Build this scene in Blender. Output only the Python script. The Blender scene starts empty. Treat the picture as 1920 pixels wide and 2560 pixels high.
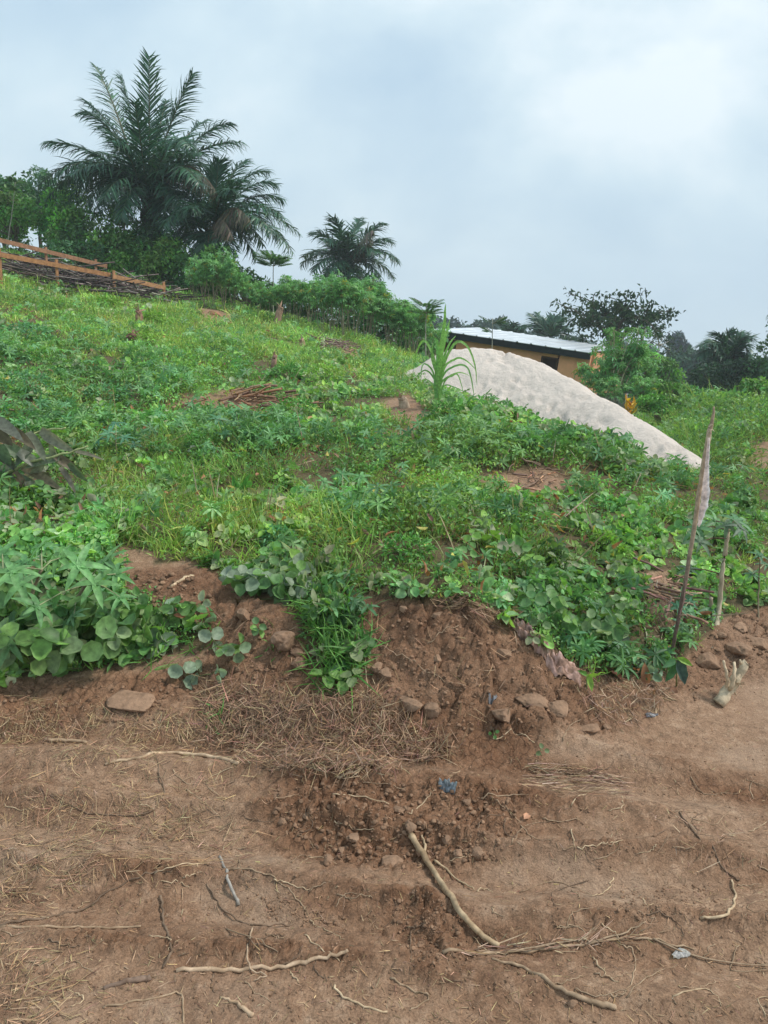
import bpy, math, random
import numpy as np
from mathutils import Vector, Matrix

# ------------------------------------------------------------------ camera, sky, sun
SC = bpy.context.scene
COL = SC.collection
RNG = np.random.default_rng(7)
random.seed(7)
PITCH, ROLL, EYE, FPX = math.radians(14.4), math.radians(3.5), 1.6, 1597.0
_F = np.array([0, math.cos(PITCH), -math.sin(PITCH)])
_U0 = np.array([0, math.sin(PITCH), math.cos(PITCH)])
_R0 = np.array([1.0, 0, 0])
_R = math.cos(ROLL) * _R0 + math.sin(ROLL) * _U0
_U = -math.sin(ROLL) * _R0 + math.cos(ROLL) * _U0
CAMP = np.array([0, 0, EYE])
cd = bpy.data.cameras.new('camera'); cam = bpy.data.objects.new('camera', cd); COL.objects.link(cam)
cd.sensor_fit = 'VERTICAL'; cd.sensor_height = 24.0; cd.lens = 24.0 * 1597.0 / 2212.0
cd.clip_start = 0.05; cd.clip_end = 3000
cam.matrix_world = Matrix(((_R[0], _U[0], -_F[0], 0), (_R[1], _U[1], -_F[1], 0), (_R[2], _U[2], -_F[2], EYE), (0, 0, 0, 1)))
SC.camera = cam
SC.view_settings.view_transform = 'Standard'
SC.view_settings.look = 'None'
SC.view_settings.exposure = 0.62
SC.view_settings.gamma = 1.0
SC.cycles.volume_bounces = 1

SUN_EL, SUN_AZ = math.radians(53), math.radians(88)      # azimuth clockwise from +y (ahead) towards +x (right)
world = bpy.data.worlds.new('World'); SC.world = world; world.use_nodes = True
nt = world.node_tree; nt.nodes.clear()
def N(nt, t, **k):
    n = nt.nodes.new(t)
    for a, b in k.items():
        if a == 'inp':
            for i, v in b.items(): n.inputs[i].default_value = v
        else: setattr(n, a, b)
    return n
def ramp(nt, stops, interp='LINEAR'):
    r = nt.nodes.new('ShaderNodeValToRGB'); cr = r.color_ramp; cr.interpolation = interp
    while len(cr.elements) > 1: cr.elements.remove(cr.elements[-1])
    cr.elements[0].position = stops[0][0]; cr.elements[0].color = (*stops[0][1], 1)
    for p, c in stops[1:]:
        e = cr.elements.new(p); e.color = (*c, 1)
    return r
sky = N(nt, 'ShaderNodeTexSky', sky_type='NISHITA', sun_disc=False)
sky.sun_elevation = SUN_EL; sky.sun_rotation = SUN_AZ; sky.dust_density = 3.0
bg1 = N(nt, 'ShaderNodeBackground', inp={'Strength': 0.06}); nt.links.new(sky.outputs[0], bg1.inputs[0])
tc = N(nt, 'ShaderNodeTexCoord')
sep = N(nt, 'ShaderNodeSeparateXYZ'); nt.links.new(tc.outputs['Generated'], sep.inputs[0])
addz = N(nt, 'ShaderNodeMath', operation='ADD', inp={1: 0.75}); nt.links.new(sep.outputs['Z'], addz.inputs[0])
mx = N(nt, 'ShaderNodeMath', operation='MAXIMUM', inp={1: 0.4}); nt.links.new(addz.outputs[0], mx.inputs[0])
dx = N(nt, 'ShaderNodeMath', operation='DIVIDE'); dy = N(nt, 'ShaderNodeMath', operation='DIVIDE')
nt.links.new(sep.outputs['X'], dx.inputs[0]); nt.links.new(mx.outputs[0], dx.inputs[1])
nt.links.new(sep.outputs['Y'], dy.inputs[0]); nt.links.new(mx.outputs[0], dy.inputs[1])
cmb = N(nt, 'ShaderNodeCombineXYZ'); nt.links.new(dx.outputs[0], cmb.inputs[0]); nt.links.new(dy.outputs[0], cmb.inputs[1])
mp = N(nt, 'ShaderNodeMapping'); mp.inputs['Scale'].default_value = (0.85, 1.05, 1); mp.inputs['Location'].default_value = (7.7, 3.3, 0)
nt.links.new(cmb.outputs[0], mp.inputs[0])
nz = N(nt, 'ShaderNodeTexNoise', inp={'Scale': 2.6, 'Detail': 7.0, 'Roughness': 0.52, 'Distortion': 0.15}); nt.links.new(mp.outputs[0], nz.inputs[0])
cr = ramp(nt, [(0.38, (0.30, 0.415, 0.53)), (0.47, (0.38, 0.49, 0.58)), (0.54, (0.48, 0.58, 0.64)), (0.62, (0.64, 0.70, 0.73))])
nt.links.new(nz.outputs[0], cr.inputs[0])
# towards the left the cloud is thinner and brighter
gx = N(nt, 'ShaderNodeMapRange', inp={1: -0.6, 2: 0.6, 3: 0.42, 4: 0.0}); nt.links.new(sep.outputs['X'], gx.inputs[0])
mixl = N(nt, 'ShaderNodeMixRGB', inp={2: (0.47, 0.61, 0.69, 1)}); nt.links.new(gx.outputs[0], mixl.inputs[0]); nt.links.new(cr.outputs[0], mixl.inputs[1])
# haze band low in the sky
gz = N(nt, 'ShaderNodeMapRange', inp={1: 0.0, 2: 0.30, 3: 0.55, 4: 0.0}); nt.links.new(sep.outputs['Z'], gz.inputs[0])
mixh = N(nt, 'ShaderNodeMixRGB', inp={2: (0.42, 0.53, 0.60, 1)}); nt.links.new(gz.outputs[0], mixh.inputs[0]); nt.links.new(mixl.outputs[0], mixh.inputs[1])
bg2 = N(nt, 'ShaderNodeBackground', inp={'Strength': 1.0}); nt.links.new(mixh.outputs[0], bg2.inputs[0])
mxs = N(nt, 'ShaderNodeMixShader', inp={0: 0.93}); nt.links.new(bg1.outputs[0], mxs.inputs[1]); nt.links.new(bg2.outputs[0], mxs.inputs[2])
wo = N(nt, 'ShaderNodeOutputWorld'); nt.links.new(mxs.outputs[0], wo.inputs[0])

sd = bpy.data.lights.new('sun', 'SUN'); sd.energy = 2.2; sd.angle = math.radians(10); sd.color = (1.0, 0.95, 0.88)
sun = bpy.data.objects.new('sun', sd); COL.objects.link(sun)
sdir = Vector((math.cos(SUN_EL) * math.sin(SUN_AZ), math.cos(SUN_EL) * math.cos(SUN_AZ), math.sin(SUN_EL)))
sun.rotation_euler = sdir.to_track_quat('Z', 'Y').to_euler()

# ------------------------------------------------------------------ projection helpers (pixel coordinates of the 1659x2212 view)
def ray(u, v):
    u = np.asarray(u, float); v = np.asarray(v, float)
    d = _F + _R * ((u - 829.5) / FPX)[..., None] - _U * ((v - 1106) / FPX)[..., None]
    return d / d[..., 1:2]
def P(u, v, D): return CAMP + ray(u, v) * D
def project(x, y, z):
    d = np.stack([x, y, z - EYE], -1)
    zc = d @ _F
    return 829.5 + FPX * (d @ _R) / zc, 1106 - FPX * (d @ _U) / zc
def in_poly(u, v, poly):
    inside = np.zeros(np.shape(u), bool); n = len(poly)
    for i in range(n):
        x1, y1 = poly[i]; x2, y2 = poly[(i + 1) % n]
        if y1 == y2: continue
        c = ((y1 > v) != (y2 > v)) & (u < (x2 - x1) * (v - y1) / (y2 - y1) + x1)
        inside ^= c
    return inside
def smooth(a, b, x):
    t = np.clip((x - a) / (b - a), 0, 1); return t * t * (3 - 2 * t)

# ------------------------------------------------------------------ noise
def _hash(i, j, s):
    n = (i.astype(np.int64) * 374761393 + j.astype(np.int64) * 668265263 + s * 1442695041) & 0xffffffff
    n = ((n ^ (n >> 13)) * 1274126177) & 0xffffffff
    n = (n ^ (n >> 16)) & 0xffffffff
    return n / 4294967295.0
def vnoise(x, y, s=0):
    xi = np.floor(x); yi = np.floor(y); fx = x - xi; fy = y - yi
    xi = xi.astype(np.int64); yi = yi.astype(np.int64)
    def g(a, b, dx, dy):
        h = _hash(a, b, s) * 2 * np.pi
        return np.cos(h) * dx + np.sin(h) * dy
    w = fx * fx * fx * (fx * (fx * 6 - 15) + 10); q = fy * fy * fy * (fy * (fy * 6 - 15) + 10)
    a = g(xi, yi, fx, fy) * (1 - w) + g(xi + 1, yi, fx - 1, fy) * w
    b = g(xi, yi + 1, fx, fy - 1) * (1 - w) + g(xi + 1, yi + 1, fx - 1, fy - 1) * w
    return (a * (1 - q) + b * q) * 1.5
def fbm(x, y, oct=4, s=0, rough=.5):
    r = 0; a = 1; f = 1
    for o in range(oct):
        r = r + a * vnoise(x * f, y * f, s + o * 17); a *= rough; f *= 2.03
    return r
def worley(x, y, s=0, tilt=False):
    tl = 0
    xi = np.floor(x).astype(np.int64); yi = np.floor(y).astype(np.int64)
    f1 = np.full(x.shape, 9.0); f2 = np.full(x.shape, 9.0); idv = np.zeros(x.shape)
    for a in (-1, 0, 1):
        for b in (-1, 0, 1):
            px = xi + a + _hash(xi + a, yi + b, s); py = yi + b + _hash(xi + a, yi + b, s + 5)
            d = np.hypot(px - x, py - y); h = _hash(xi + a, yi + b, s + 9)
            near = d < f1
            f2 = np.where(near, f1, np.minimum(f2, d)); idv = np.where(near, h, idv); f1 = np.where(near, d, f1)
            if tilt: tl = np.where(near, (px - x) * (_hash(xi + a, yi + b, s + 2) - .5) + (py - y) * (_hash(xi + a, yi + b, s + 3) - .5), tl)
    return (f1, f2, idv, tl) if tilt else (f1, f2, idv)

# ------------------------------------------------------------------ terrain
ctrl = []
def cp(u, v, D): ctrl.append(P(u, v, D))
def c3(x, y, z): ctrl.append(np.array([x, y, z], float))
for y in (-3, -1, 0.5, 1.5, 2.2):
    for x in (-9, -5, -2.5, -1, 0, 1, 2.5, 5, 9): c3(x, y, 0)
for u, v in ((-300, 1530), (100, 1530), (500, 1570), (850, 1620), (1100, 1600), (1300, 1530), (1600, 1440), (1900, 1370)):
    d = ray(u, v); cp(u, v, EYE / -d[2])
for row in (
    [-500, (1250, 3.3), (1050, 4.6), (900, 6.3), (720, 10), (600, 15), (520, 20), (470, 26)],
    [-150, (1250, 3.3), (1050, 4.7), (900, 6.5), (740, 10), (640, 15), (570, 19), (525, 26)],
    [200, (1270, 3.3), (1100, 4.6), (950, 6.5), (800, 10), (690, 15), (625, 20), (590, 28)],
    [500, (1285, 3.3), (1100, 4.6), (950, 6.7), (830, 10.5), (735, 16), (680, 21), (650, 30)],
    [830, (1290, 3.2), (1100, 4.6), (950, 6.9), (850, 10.5), (785, 16), (752, 21), (770, 32)],
    [1000, (1300, 3.15), (1100, 4.6), (960, 6.8), (885, 8.6)],
    [1200, (1380, 3.2), (1250, 3.7), (1100, 4.6), (975, 6.3), (925, 7.6)],
    [1400, (1400, 3.4), (1250, 4.0), (1120, 5.0), (1030, 6.3)],
    [1530, (1120, 5.4), (1085, 6.1)],
    [1600, (1350, 3.95), (1240, 4.5), (1130, 5.6), (1040, 7.5), (960, 11), (900, 16), (880, 24)],
    [1900, (1320, 3.95), (1200, 4.8), (1100, 6.2), (1000, 9), (930, 14), (890, 24)]):
    for v, D in row[1:]: cp(row[0], v, D)
for q_ in ((860, 812, 12.0), (890, 822, 11.6), (900, 842, 10.4)): cp(*q_)
for u, D, z in ((950, 10.8, .45), (1100, 10.5, .2), (1250, 9.6, .0), (1400, 8.6, -.15), (1500, 8.2, -.1), (1580, 8.0, -.04), (1000, 15, .25), (1200, 15, -.3), (1400, 14, -.25), (1000, 26, -.6), (1150, 30, -1.3), (1300, 26, -1.5), (1450, 24, -1.7)):
    p = P(u, 1000, D); c3(p[0], p[1], z)
for x, y, z in ((-60, 60, 5.5), (-30, 60, 3.6), (0, 60, -1.5), (25, 60, -4), (60, 60, -5), (-150, 150, 7), (-60, 150, 2), (0, 150, -4), (60, 150, -7), (150, 150, -8),
                (-400, 400, 8), (-150, 400, 0), (0, 400, -6), (200, 400, -9), (400, 400, -10), (-9, 3.4, .45), (9, 4.5, .3), (-14, 8, 2.0), (14, 9, -.1)): c3(x, y, z)
ctrl = np.array(ctrl)
def _U2(r2): return np.where(r2 > 0, 0.5 * r2 * np.log(r2 + 1e-12), 0)
def _warp(x, y):                       # compress distance so near and far points weigh alike
    s = np.maximum(y + 2.0, .3) ; l = np.log1p(s * .8)
    return np.stack([x / (s + 1.5) * 3.0 * 1.0, l * 3.0], -1)
_A = _warp(ctrl[:, 0], ctrl[:, 1]); n_ = len(_A)
_K = _U2(((_A[:, None] - _A[None]) ** 2).sum(-1)) + np.eye(n_) * 0.02
_Pm = np.hstack([np.ones((n_, 1)), _A])
_M = np.block([[_K, _Pm], [_Pm.T, np.zeros((3, 3))]])
_w = np.linalg.solve(_M, np.concatenate([ctrl[:, 2], np.zeros(3)]))
def base_h(x, y):
    q = _warp(x, y); out = np.zeros(x.shape); fl = q.reshape(-1, 2); o = np.zeros(len(fl))
    for k in range(0, len(fl), 40000):
        s = fl[k:k + 40000]
        o[k:k + 40000] = _U2(((s[:, None] - _A[None]) ** 2).sum(-1)) @ _w[:n_] + _w[n_] + s @ _w[n_ + 1:]
    return o.reshape(x.shape)

rows = np.concatenate([np.linspace(-3, 1.15, 22), np.arange(1.2, 4.6, .0085)])
g = [rows[-1]]
while g[-1] < 420: g.append(g[-1] * 1.0125 + .0)
rows = np.concatenate([rows, g[1:]])
tin = np.linspace(-.62, .62, 800); k_ = np.linspace(0, 1, 42)[1:] ** 1.6
tcol = np.concatenate([(-.62 - 1.3 * k_)[::-1], tin, .62 + 1.3 * k_])
def xdiv(y): return np.maximum(y, -1.2) + 2.5
GY, GT = np.meshgrid(rows, tcol, indexing='ij'); GX = GT * xdiv(GY)
GZ = base_h(GX, GY)

# zones, outlined on the slope
Z_BANK = [(340, 1225), (470, 1240), (520, 1300), (640, 1340), (760, 1280), (900, 1290), (1080, 1310), (1140, 1370), (1260, 1460), (1420, 1460), (1500, 1400), (1600, 1320), (1700, 1290), (1900, 1290), (1900, 1440), (1500, 1500), (1330, 1580), (1100, 1620), (800, 1640), (640, 1520), (440, 1520), (0, 1580), (-400, 1580), (-400, 1470), (180, 1470), (450, 1440), (460, 1400), (260, 1290), (270, 1240)]
Z_CLOD = [(560, 1710), (760, 1680), (930, 1690), (1080, 1700), (1130, 1760), (1080, 1850), (900, 1880), (720, 1860), (620, 1790)]
Z_CLOD2 = [(830, 1930), (930, 1920), (1000, 1980), (1010, 2060), (960, 2110), (880, 2060)]
def soft(poly, x, y, z, blur=.05):
    acc = 0
    for a, b in ((0, 0), (blur, 0), (-blur, 0), (0, blur), (0, -blur), (blur * .7, blur * .7), (-blur * .7, -blur * .7)):
        u, v = project(x + a, np.maximum(y + b, .6), z); acc = acc + in_poly(u, v, poly)
    return acc / 7.0
near = (GY > .9) & (GY < 6)
mb = np.where(near, soft(Z_BANK, GX, GY, GZ, .06), 0); mc = np.where(near, np.maximum(soft(Z_CLOD, GX, GY, GZ, .09), .8 * soft(Z_CLOD2, GX, GY, GZ, .06)), 0)
# broad bumps: the dug mound in the middle, clods on the right bank, a lip along the road
def bump(u, v, D, sx, sy, h):
    global GZ
    c = P(u, v, D); GZ = GZ + h * np.exp(-((GX - c[0]) / sx) ** 2 - ((GY - c[1]) / sy) ** 2)
bump(980, 1310, 3.05, .42, .22, .10); bump(1180, 1470, 2.95, .22, .18, .07); bump(600, 1400, 3.0, .3, .16, .07)
bump(1560, 1390, 3.65, .35, .2, .07); bump(360, 1250, 3.25, .22, .14, .07)
bump(820, 1760, 2.35, .45, .10, .03); bump(1250, 1690, 2.55, .35, .07, .03); bump(230, 1690, 2.4, .5, .06, .03)
warp = GY + .13 * fbm(GX * .5, GY * .5, 2, 90) + .05 * GX + .02 * fbm(GX * 3, GY * 3, 2, 95)
rm = .55 + .9 * np.clip(fbm(GX * .8, GY * .4, 2, 97) + .4, 0, 1)
def rid(c, w, a): return a * np.exp(-((warp - c) / w) ** 2)
road = 1 - smooth(2.6, 3.2, GY)
GZ += road * rm * (rid(2.62, .05, .034) + rid(2.47, .07, -.030) + rid(2.30, .06, .020) + rid(2.10, .03, .032) + rid(1.98, .06, -.030) + rid(1.82, .028, .022) + rid(1.70, .05, -.022) + rid(1.56, .03, .016))
rut_shade = road * np.clip(rid(2.50, .06, 1) + rid(2.03, .05, 1) + rid(1.75, .05, .9) + rid(2.22, .05, .6), 0, 1) * smooth(-.3, .4, fbm(GX * 1.1, GY * 2, 3, 99))  # ridge shade and moist soil, painted as dark bands in the ruts
ridge_loose = road * np.clip(sum(rid(c, .035, 1.0) for c in (2.62, 2.30, 2.10, 1.82, 1.56)) * smooth(-.1, .4, fbm(GX * 1.5, GY * 2, 3, 98)), 0, 1)
GZ += road * .012 * fbm(GX * 1.6, GY * 2.6, 3, 3) + road * .0055 * fbm(GX * 11, GY * 15, 4, 33, .6)
field = smooth(3.1, 4.2, GY)
GZ += field * (.07 * fbm(GX * .45, GY * .45, 3, 12) + .03 * fbm(GX * 1.7, GY * 1.7, 2, 15)) * (1 + smooth(20, 80, GY) * 3)
bank = mb
f1, f2, idv = worley(GX * 7.5 + .4 * vnoise(GX * 9, GY * 9, 4), GY * 7.5, 21)
dome = np.clip(1 - (f1 / .55) ** 2, 0, 1) ** .6 * (idv > .35) * (.4 + idv)
f1b, f2b, idb = worley(GX * 19, GY * 19 + .5 * vnoise(GX * 20, GY * 20, 6), 31)
dome2 = np.clip(1 - (f1b / .55) ** 2, 0, 1) ** .6 * (idb > .25) * (.4 + idb)
f1c, f2c, idc = worley(GX * 42, GY * 42, 41)
dome3 = np.clip(1 - (f1c / .55) ** 2, 0, 1) ** .6 * idc
crack = smooth(0, .12, f2b - f1b)
def blocks(cs, sd, w=.5):
    q1, q2, qi, qt = worley(GX * cs + w * vnoise(GX * cs * .9, GY * cs * .9, sd + 3), GY * cs * 1.15 + w * vnoise(GX * cs * .9 + 7, GY * cs * .9, sd + 4), sd, True)
    ck = smooth(0, .16, q2 - q1); return ck * (.35 + .65 * qi + 1.6 * qt) - .35 * (1 - ck), qi
bl1, i1 = blocks(6.5, 121); bl2, i2 = blocks(14, 131); bl3, i3 = blocks(32, 141, .3)
pm = smooth(-.25, .35, fbm(GX * 2.0, GY * 2.0, 2, 151))
GZ += bank * (.034 * bl1 * pm + .018 * bl2 * (.4 + .6 * pm) + .008 * bl3 + .016 * fbm(GX * 4, GY * 4, 4, 8))
GZ += mc * (.014 * bl1 + .017 * bl2 + .009 * bl3)
sc_ = smooth(-.1, .5, fbm(GX * 2.2, GY * 2.2, 3, 77)) * road * (1 - mc)
GZ += sc_ * (.0045 * bl3 + .004 * bl2) + ridge_loose * (.010 * bl2 + .007 * bl3)
LOOSE_SHADE = np.clip(bank * .75 + mc + .35 * sc_ + .5 * ridge_loose + .75 * rut_shade, 0, 1)  # loose soil plus the shade painted into the ruts

def H(x, y):
    x = np.asarray(x, float); y = np.asarray(y, float)
    j = np.clip(np.searchsorted(rows, y) - 1, 0, len(rows) - 2); fy = np.clip((y - rows[j]) / (rows[j + 1] - rows[j]), 0, 1)
    t = x / xdiv(y); i = np.clip(np.searchsorted(tcol, t) - 1, 0, len(tcol) - 2); fx = np.clip((t - tcol[i]) / (tcol[i + 1] - tcol[i]), 0, 1)
    return (GZ[j, i] * (1 - fx) + GZ[j, i + 1] * fx) * (1 - fy) + (GZ[j + 1, i] * (1 - fx) + GZ[j + 1, i + 1] * fx) * fy
_Ds = 1.1 * 1.012 ** np.arange(400)
def hit(u, v):
    u = np.atleast_1d(np.asarray(u, float)); v = np.atleast_1d(np.asarray(v, float)); d = ray(u, v)
    q = CAMP + d[:, None, :] * _Ds[None, :, None]
    below = q[..., 2] < H(q[..., 0], q[..., 1]); below[:, 0] = False
    k = np.where(below.any(1), below.argmax(1), len(_Ds) - 1)
    lo = _Ds[np.maximum(k - 1, 0)]; hi = _Ds[k]
    for _ in range(10):
        m = (lo + hi) / 2; p = CAMP + d * m[:, None]; b = p[:, 2] < H(p[:, 0], p[:, 1]); hi = np.where(b, m, hi); lo = np.where(b, lo, m)
    p = CAMP + d * hi[:, None]; p[:, 2] = H(p[:, 0], p[:, 1]); return p
def on(x, y): return np.array([x, y, float(H(x, y))])

# ------------------------------------------------------------------ object helpers
def tag(o, label=None, cat=None, group=None, kind=None):
    if label: o['label'] = label
    if cat: o['category'] = cat
    if group: o['group'] = group
    if kind: o['kind'] = kind
    return o
def thing(name, label, cat, loc=(0, 0, 0), group=None):
    o = bpy.data.objects.new(name, None); COL.objects.link(o); o.location = loc; o.empty_display_size = .1
    return tag(o, label, cat, group)
def norm(a): return a / np.maximum(np.linalg.norm(a, axis=-1, keepdims=True), 1e-9)

SHAPES = {
 'ovate': ([(0, 0, 0), (.28, .40, .06), (.28, -.40, .06), (.66, .34, .05), (.66, -.34, .05), (1, 0, 0), (.3, 0, -.06), (.68, 0, -.05)],
           [(0, 6, 1), (0, 2, 6), (6, 3, 1), (6, 7, 3), (6, 2, 4), (6, 4, 7), (7, 5, 3), (7, 4, 5)]),
 'round': ([(0, 0, 0), (.16, .42, .05), (.16, -.42, .05), (.55, .52, .06), (.55, -.52, .06), (.87, .28, .02), (.87, -.28, .02), (1, 0, 0), (.4, 0, -.06), (.75, 0, -.05)],
           [(0, 8, 1), (0, 2, 8), (1, 8, 3), (8, 2, 4), (8, 9, 3), (8, 4, 9), (3, 9, 5), (9, 4, 6), (5, 9, 7), (9, 6, 7)]),
 'lance': ([(0, 0, 0), (.35, .42, .05), (.35, -.42, .05), (.7, .4, .04), (.7, -.4, .04), (1, 0, 0), (.5, 0, -.06)],
           [(0, 6, 1), (0, 2, 6), (1, 6, 3), (6, 2, 4), (3, 6, 5), (6, 4, 5)]),
 'rhomb': ([(0, 0, 0), (.45, .5, .04), (.45, -.5, .04), (1, 0, 0)], [(0, 3, 1), (0, 2, 3)]),
 'blade': ([(0, .4, 0), (0, -.4, 0), (.35, .5, .0), (.35, -.5, 0), (.7, .36, 0), (.7, -.36, 0), (1, 0, 0)],
           [(0, 1, 3), (0, 3, 2), (2, 3, 5), (2, 5, 4), (4, 5, 6)]),
 'long': ([(0, .35, 0.04), (0, -.35, .04), (.2, .5, .05), (.2, -.5, .05), (.4, .5, .05), (.4, -.5, .05), (.6, .42, .04), (.6, -.42, .04), (.8, .27, .02), (.8, -.27, .02), (1, 0, 0), (.2, 0, -.05), (.4, 0, -.05), (.6, 0, -.04), (.8, 0, -.02)],
           [(0, 1, 11), (0, 11, 2), (1, 3, 11), (2, 11, 4), (11, 12, 4), (11, 3, 12), (3, 5, 12), (4, 12, 6), (12, 13, 6), (12, 5, 13), (5, 7, 13), (6, 13, 8), (13, 14, 8), (13, 7, 14), (7, 9, 14), (8, 14, 10), (14, 9, 10)]),
}
class Acc:
    def __init__(s): s.v = []; s.t = []; s.c = []; s.n = 0
    def raw(s, v, t, c):
        v = np.asarray(v, float).reshape(-1, 3); t = np.asarray(t).reshape(-1, 3); c = np.asarray(c, float)
        if c.ndim == 1: c = np.broadcast_to(c, (len(v), 3))
        s.v.append(v); s.t.append(t + s.n); s.c.append(c); s.n += len(v); return s
    def leaves(s, p, d, nrm, L, W, curl=0.0, col=(.1, .2, .05), shape='ovate'):
        p = np.atleast_2d(p); m = len(p)
        if m == 0: return s
        tv, tt = SHAPES[shape]; tv = np.array(tv, float); tt = np.array(tt)
        d = norm(np.broadcast_to(d, (m, 3))); nrm = np.broadcast_to(nrm, (m, 3)).astype(float)
        b = norm(np.cross(nrm, d) + 1e-6); nn = np.cross(d, b)
        L = np.broadcast_to(L, (m,)); W = np.broadcast_to(W, (m,)); curl = np.broadcast_to(curl, (m,)); col = np.broadcast_to(col, (m, 3))
        a = tv[None, :, 0] * L[:, None]
        c = tv[None, :, 2] * W[:, None] * 3 - (curl * L)[:, None] * tv[None, :, 0] ** 2
        a = a * (1 - .35 * np.abs(curl)[:, None] * tv[None, :, 0])
        v = p[:, None] + a[..., None] * d[:, None] + (tv[None, :, 1] * W[:, None])[..., None] * b[:, None] + c[..., None] * nn[:, None]
        t = tt[None] + (np.arange(m) * len(tv))[:, None, None]
        return s.raw(v.reshape(-1, 3), t.reshape(-1, 3), np.repeat(col, len(tv), axis=0))
    def tube(s, pts, rad, col=(.3, .2, .1), sides=5, rough=0.0, cap=True):
        pts = np.asarray(pts, float); k = len(pts); rad = np.broadcast_to(np.asarray(rad, float), (k,))
        tg = norm(np.gradient(pts, axis=0)); ref = np.array([0, 0, 1.0]) if abs(tg[0][2]) < .9 else np.array([1.0, 0, 0])
        side = norm(np.cross(tg, ref)); up = np.cross(side, tg)
        an = np.arange(sides) / sides * 2 * np.pi
        r = rad[:, None] * (1 + rough * RNG.normal(size=(k, sides)))
        v = pts[:, None] + r[..., None] * (np.cos(an)[None, :, None] * side[:, None] + np.sin(an)[None, :, None] * up[:, None])
        t = []
        i = np.arange(k - 1)[:, None] * sides; j = np.arange(sides)[None]; j2 = (j + 1) % sides
        t.append(np.stack([i + j, i + j2, i + sides + j2], -1).reshape(-1, 3)); t.append(np.stack([i + j, i + sides + j2, i + sides + j], -1).reshape(-1, 3))
        if cap:
            z = (k - 1) * sides
            t.append([(0, q + 1, q) for q in range(1, sides - 1)]); t.append([(z, z + q, z + q + 1) for q in range(1, sides - 1)])
        return s.raw(v.reshape(-1, 3), np.concatenate([np.asarray(x) for x in t]), np.asarray(col))
    def box(s, c, hx, hy, hz, X=(1, 0, 0), Y=(0, 1, 0), Z=(0, 0, 1), col=(.5, .5, .5)):
        X, Y, Z, c = map(lambda q: np.asarray(q, float), (X, Y, Z, c))
        v = [c + a * hx * X + b * hy * Y + e * hz * Z for a in (-1, 1) for b in (-1, 1) for e in (-1, 1)]
        t = [(0, 1, 3), (0, 3, 2), (4, 6, 7), (4, 7, 5), (0, 4, 5), (0, 5, 1), (2, 3, 7), (2, 7, 6), (0, 2, 6), (0, 6, 4), (1, 5, 7), (1, 7, 3)]
        return s.raw(v, t, col)
    def build(s, name, mat, parent=None, origin=(0, 0, 0), shade=True):
        v = np.concatenate(s.v) - np.asarray(origin, float); t = np.concatenate(s.t).astype(np.int32); c = np.concatenate(s.c)
        me = bpy.data.meshes.new(name); me.vertices.add(len(v)); me.vertices.foreach_set('co', v.astype(np.float32).ravel())
        me.loops.add(len(t) * 3); me.loops.foreach_set('vertex_index', t.ravel())
        me.polygons.add(len(t)); me.polygons.foreach_set('loop_start', np.arange(0, len(t) * 3, 3, dtype=np.int32))
        me.polygons.foreach_set('use_smooth', np.full(len(t), shade))
        at = me.color_attributes.new('Col', 'FLOAT_COLOR', 'POINT')
        at.data.foreach_set('color', np.hstack([c, np.ones((len(c), 1))]).astype(np.float32).ravel())
        me.update(calc_edges=True); me.validate()
        me.materials.append(mat)
        o = bpy.data.objects.new(name, me); COL.objects.link(o)
        if parent is not None: o.parent = parent
        else: o.location = origin
        return o
def wiggle(pts, amp, n=4, seed=None):
    """resample a polyline with a smooth curve and a little wander"""
    pts = np.asarray(pts, float); k = len(pts); tt = np.linspace(0, k - 1, (k - 1) * n + 1)
    out = []
    for t in tt:
        i = min(int(t), k - 2); f = t - i
        p0 = pts[max(i - 1, 0)]; p1 = pts[i]; p2 = pts[i + 1]; p3 = pts[min(i + 2, k - 1)]
        out.append(.5 * ((2 * p1) + (-p0 + p2) * f + (2 * p0 - 5 * p1 + 4 * p2 - p3) * f * f + (-p0 + 3 * p1 - 3 * p2 + p3) * f ** 3))
    out = np.array(out); out += RNG.normal(size=out.shape) * amp
    return out
def rdir(n, up=0.0, spread=1.0):
    d = RNG.normal(size=(n, 3)) * spread; d[:, 2] += up; return norm(d)
def mixc(a, b, t): t = np.asarray(t)[..., None]; return np.asarray(a) * (1 - t) + np.asarray(b) * t
def pick(cols, n, jit=.15, w=None):
    cols = np.asarray(cols, float); k = RNG.choice(len(cols), n, p=w)
    return cols[k] * (1 + jit * RNG.normal(size=(n, 1))).clip(.5, 1.6) * (1 + jit * .4 * RNG.normal(size=(n, 3))).clip(.6, 1.4)

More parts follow.
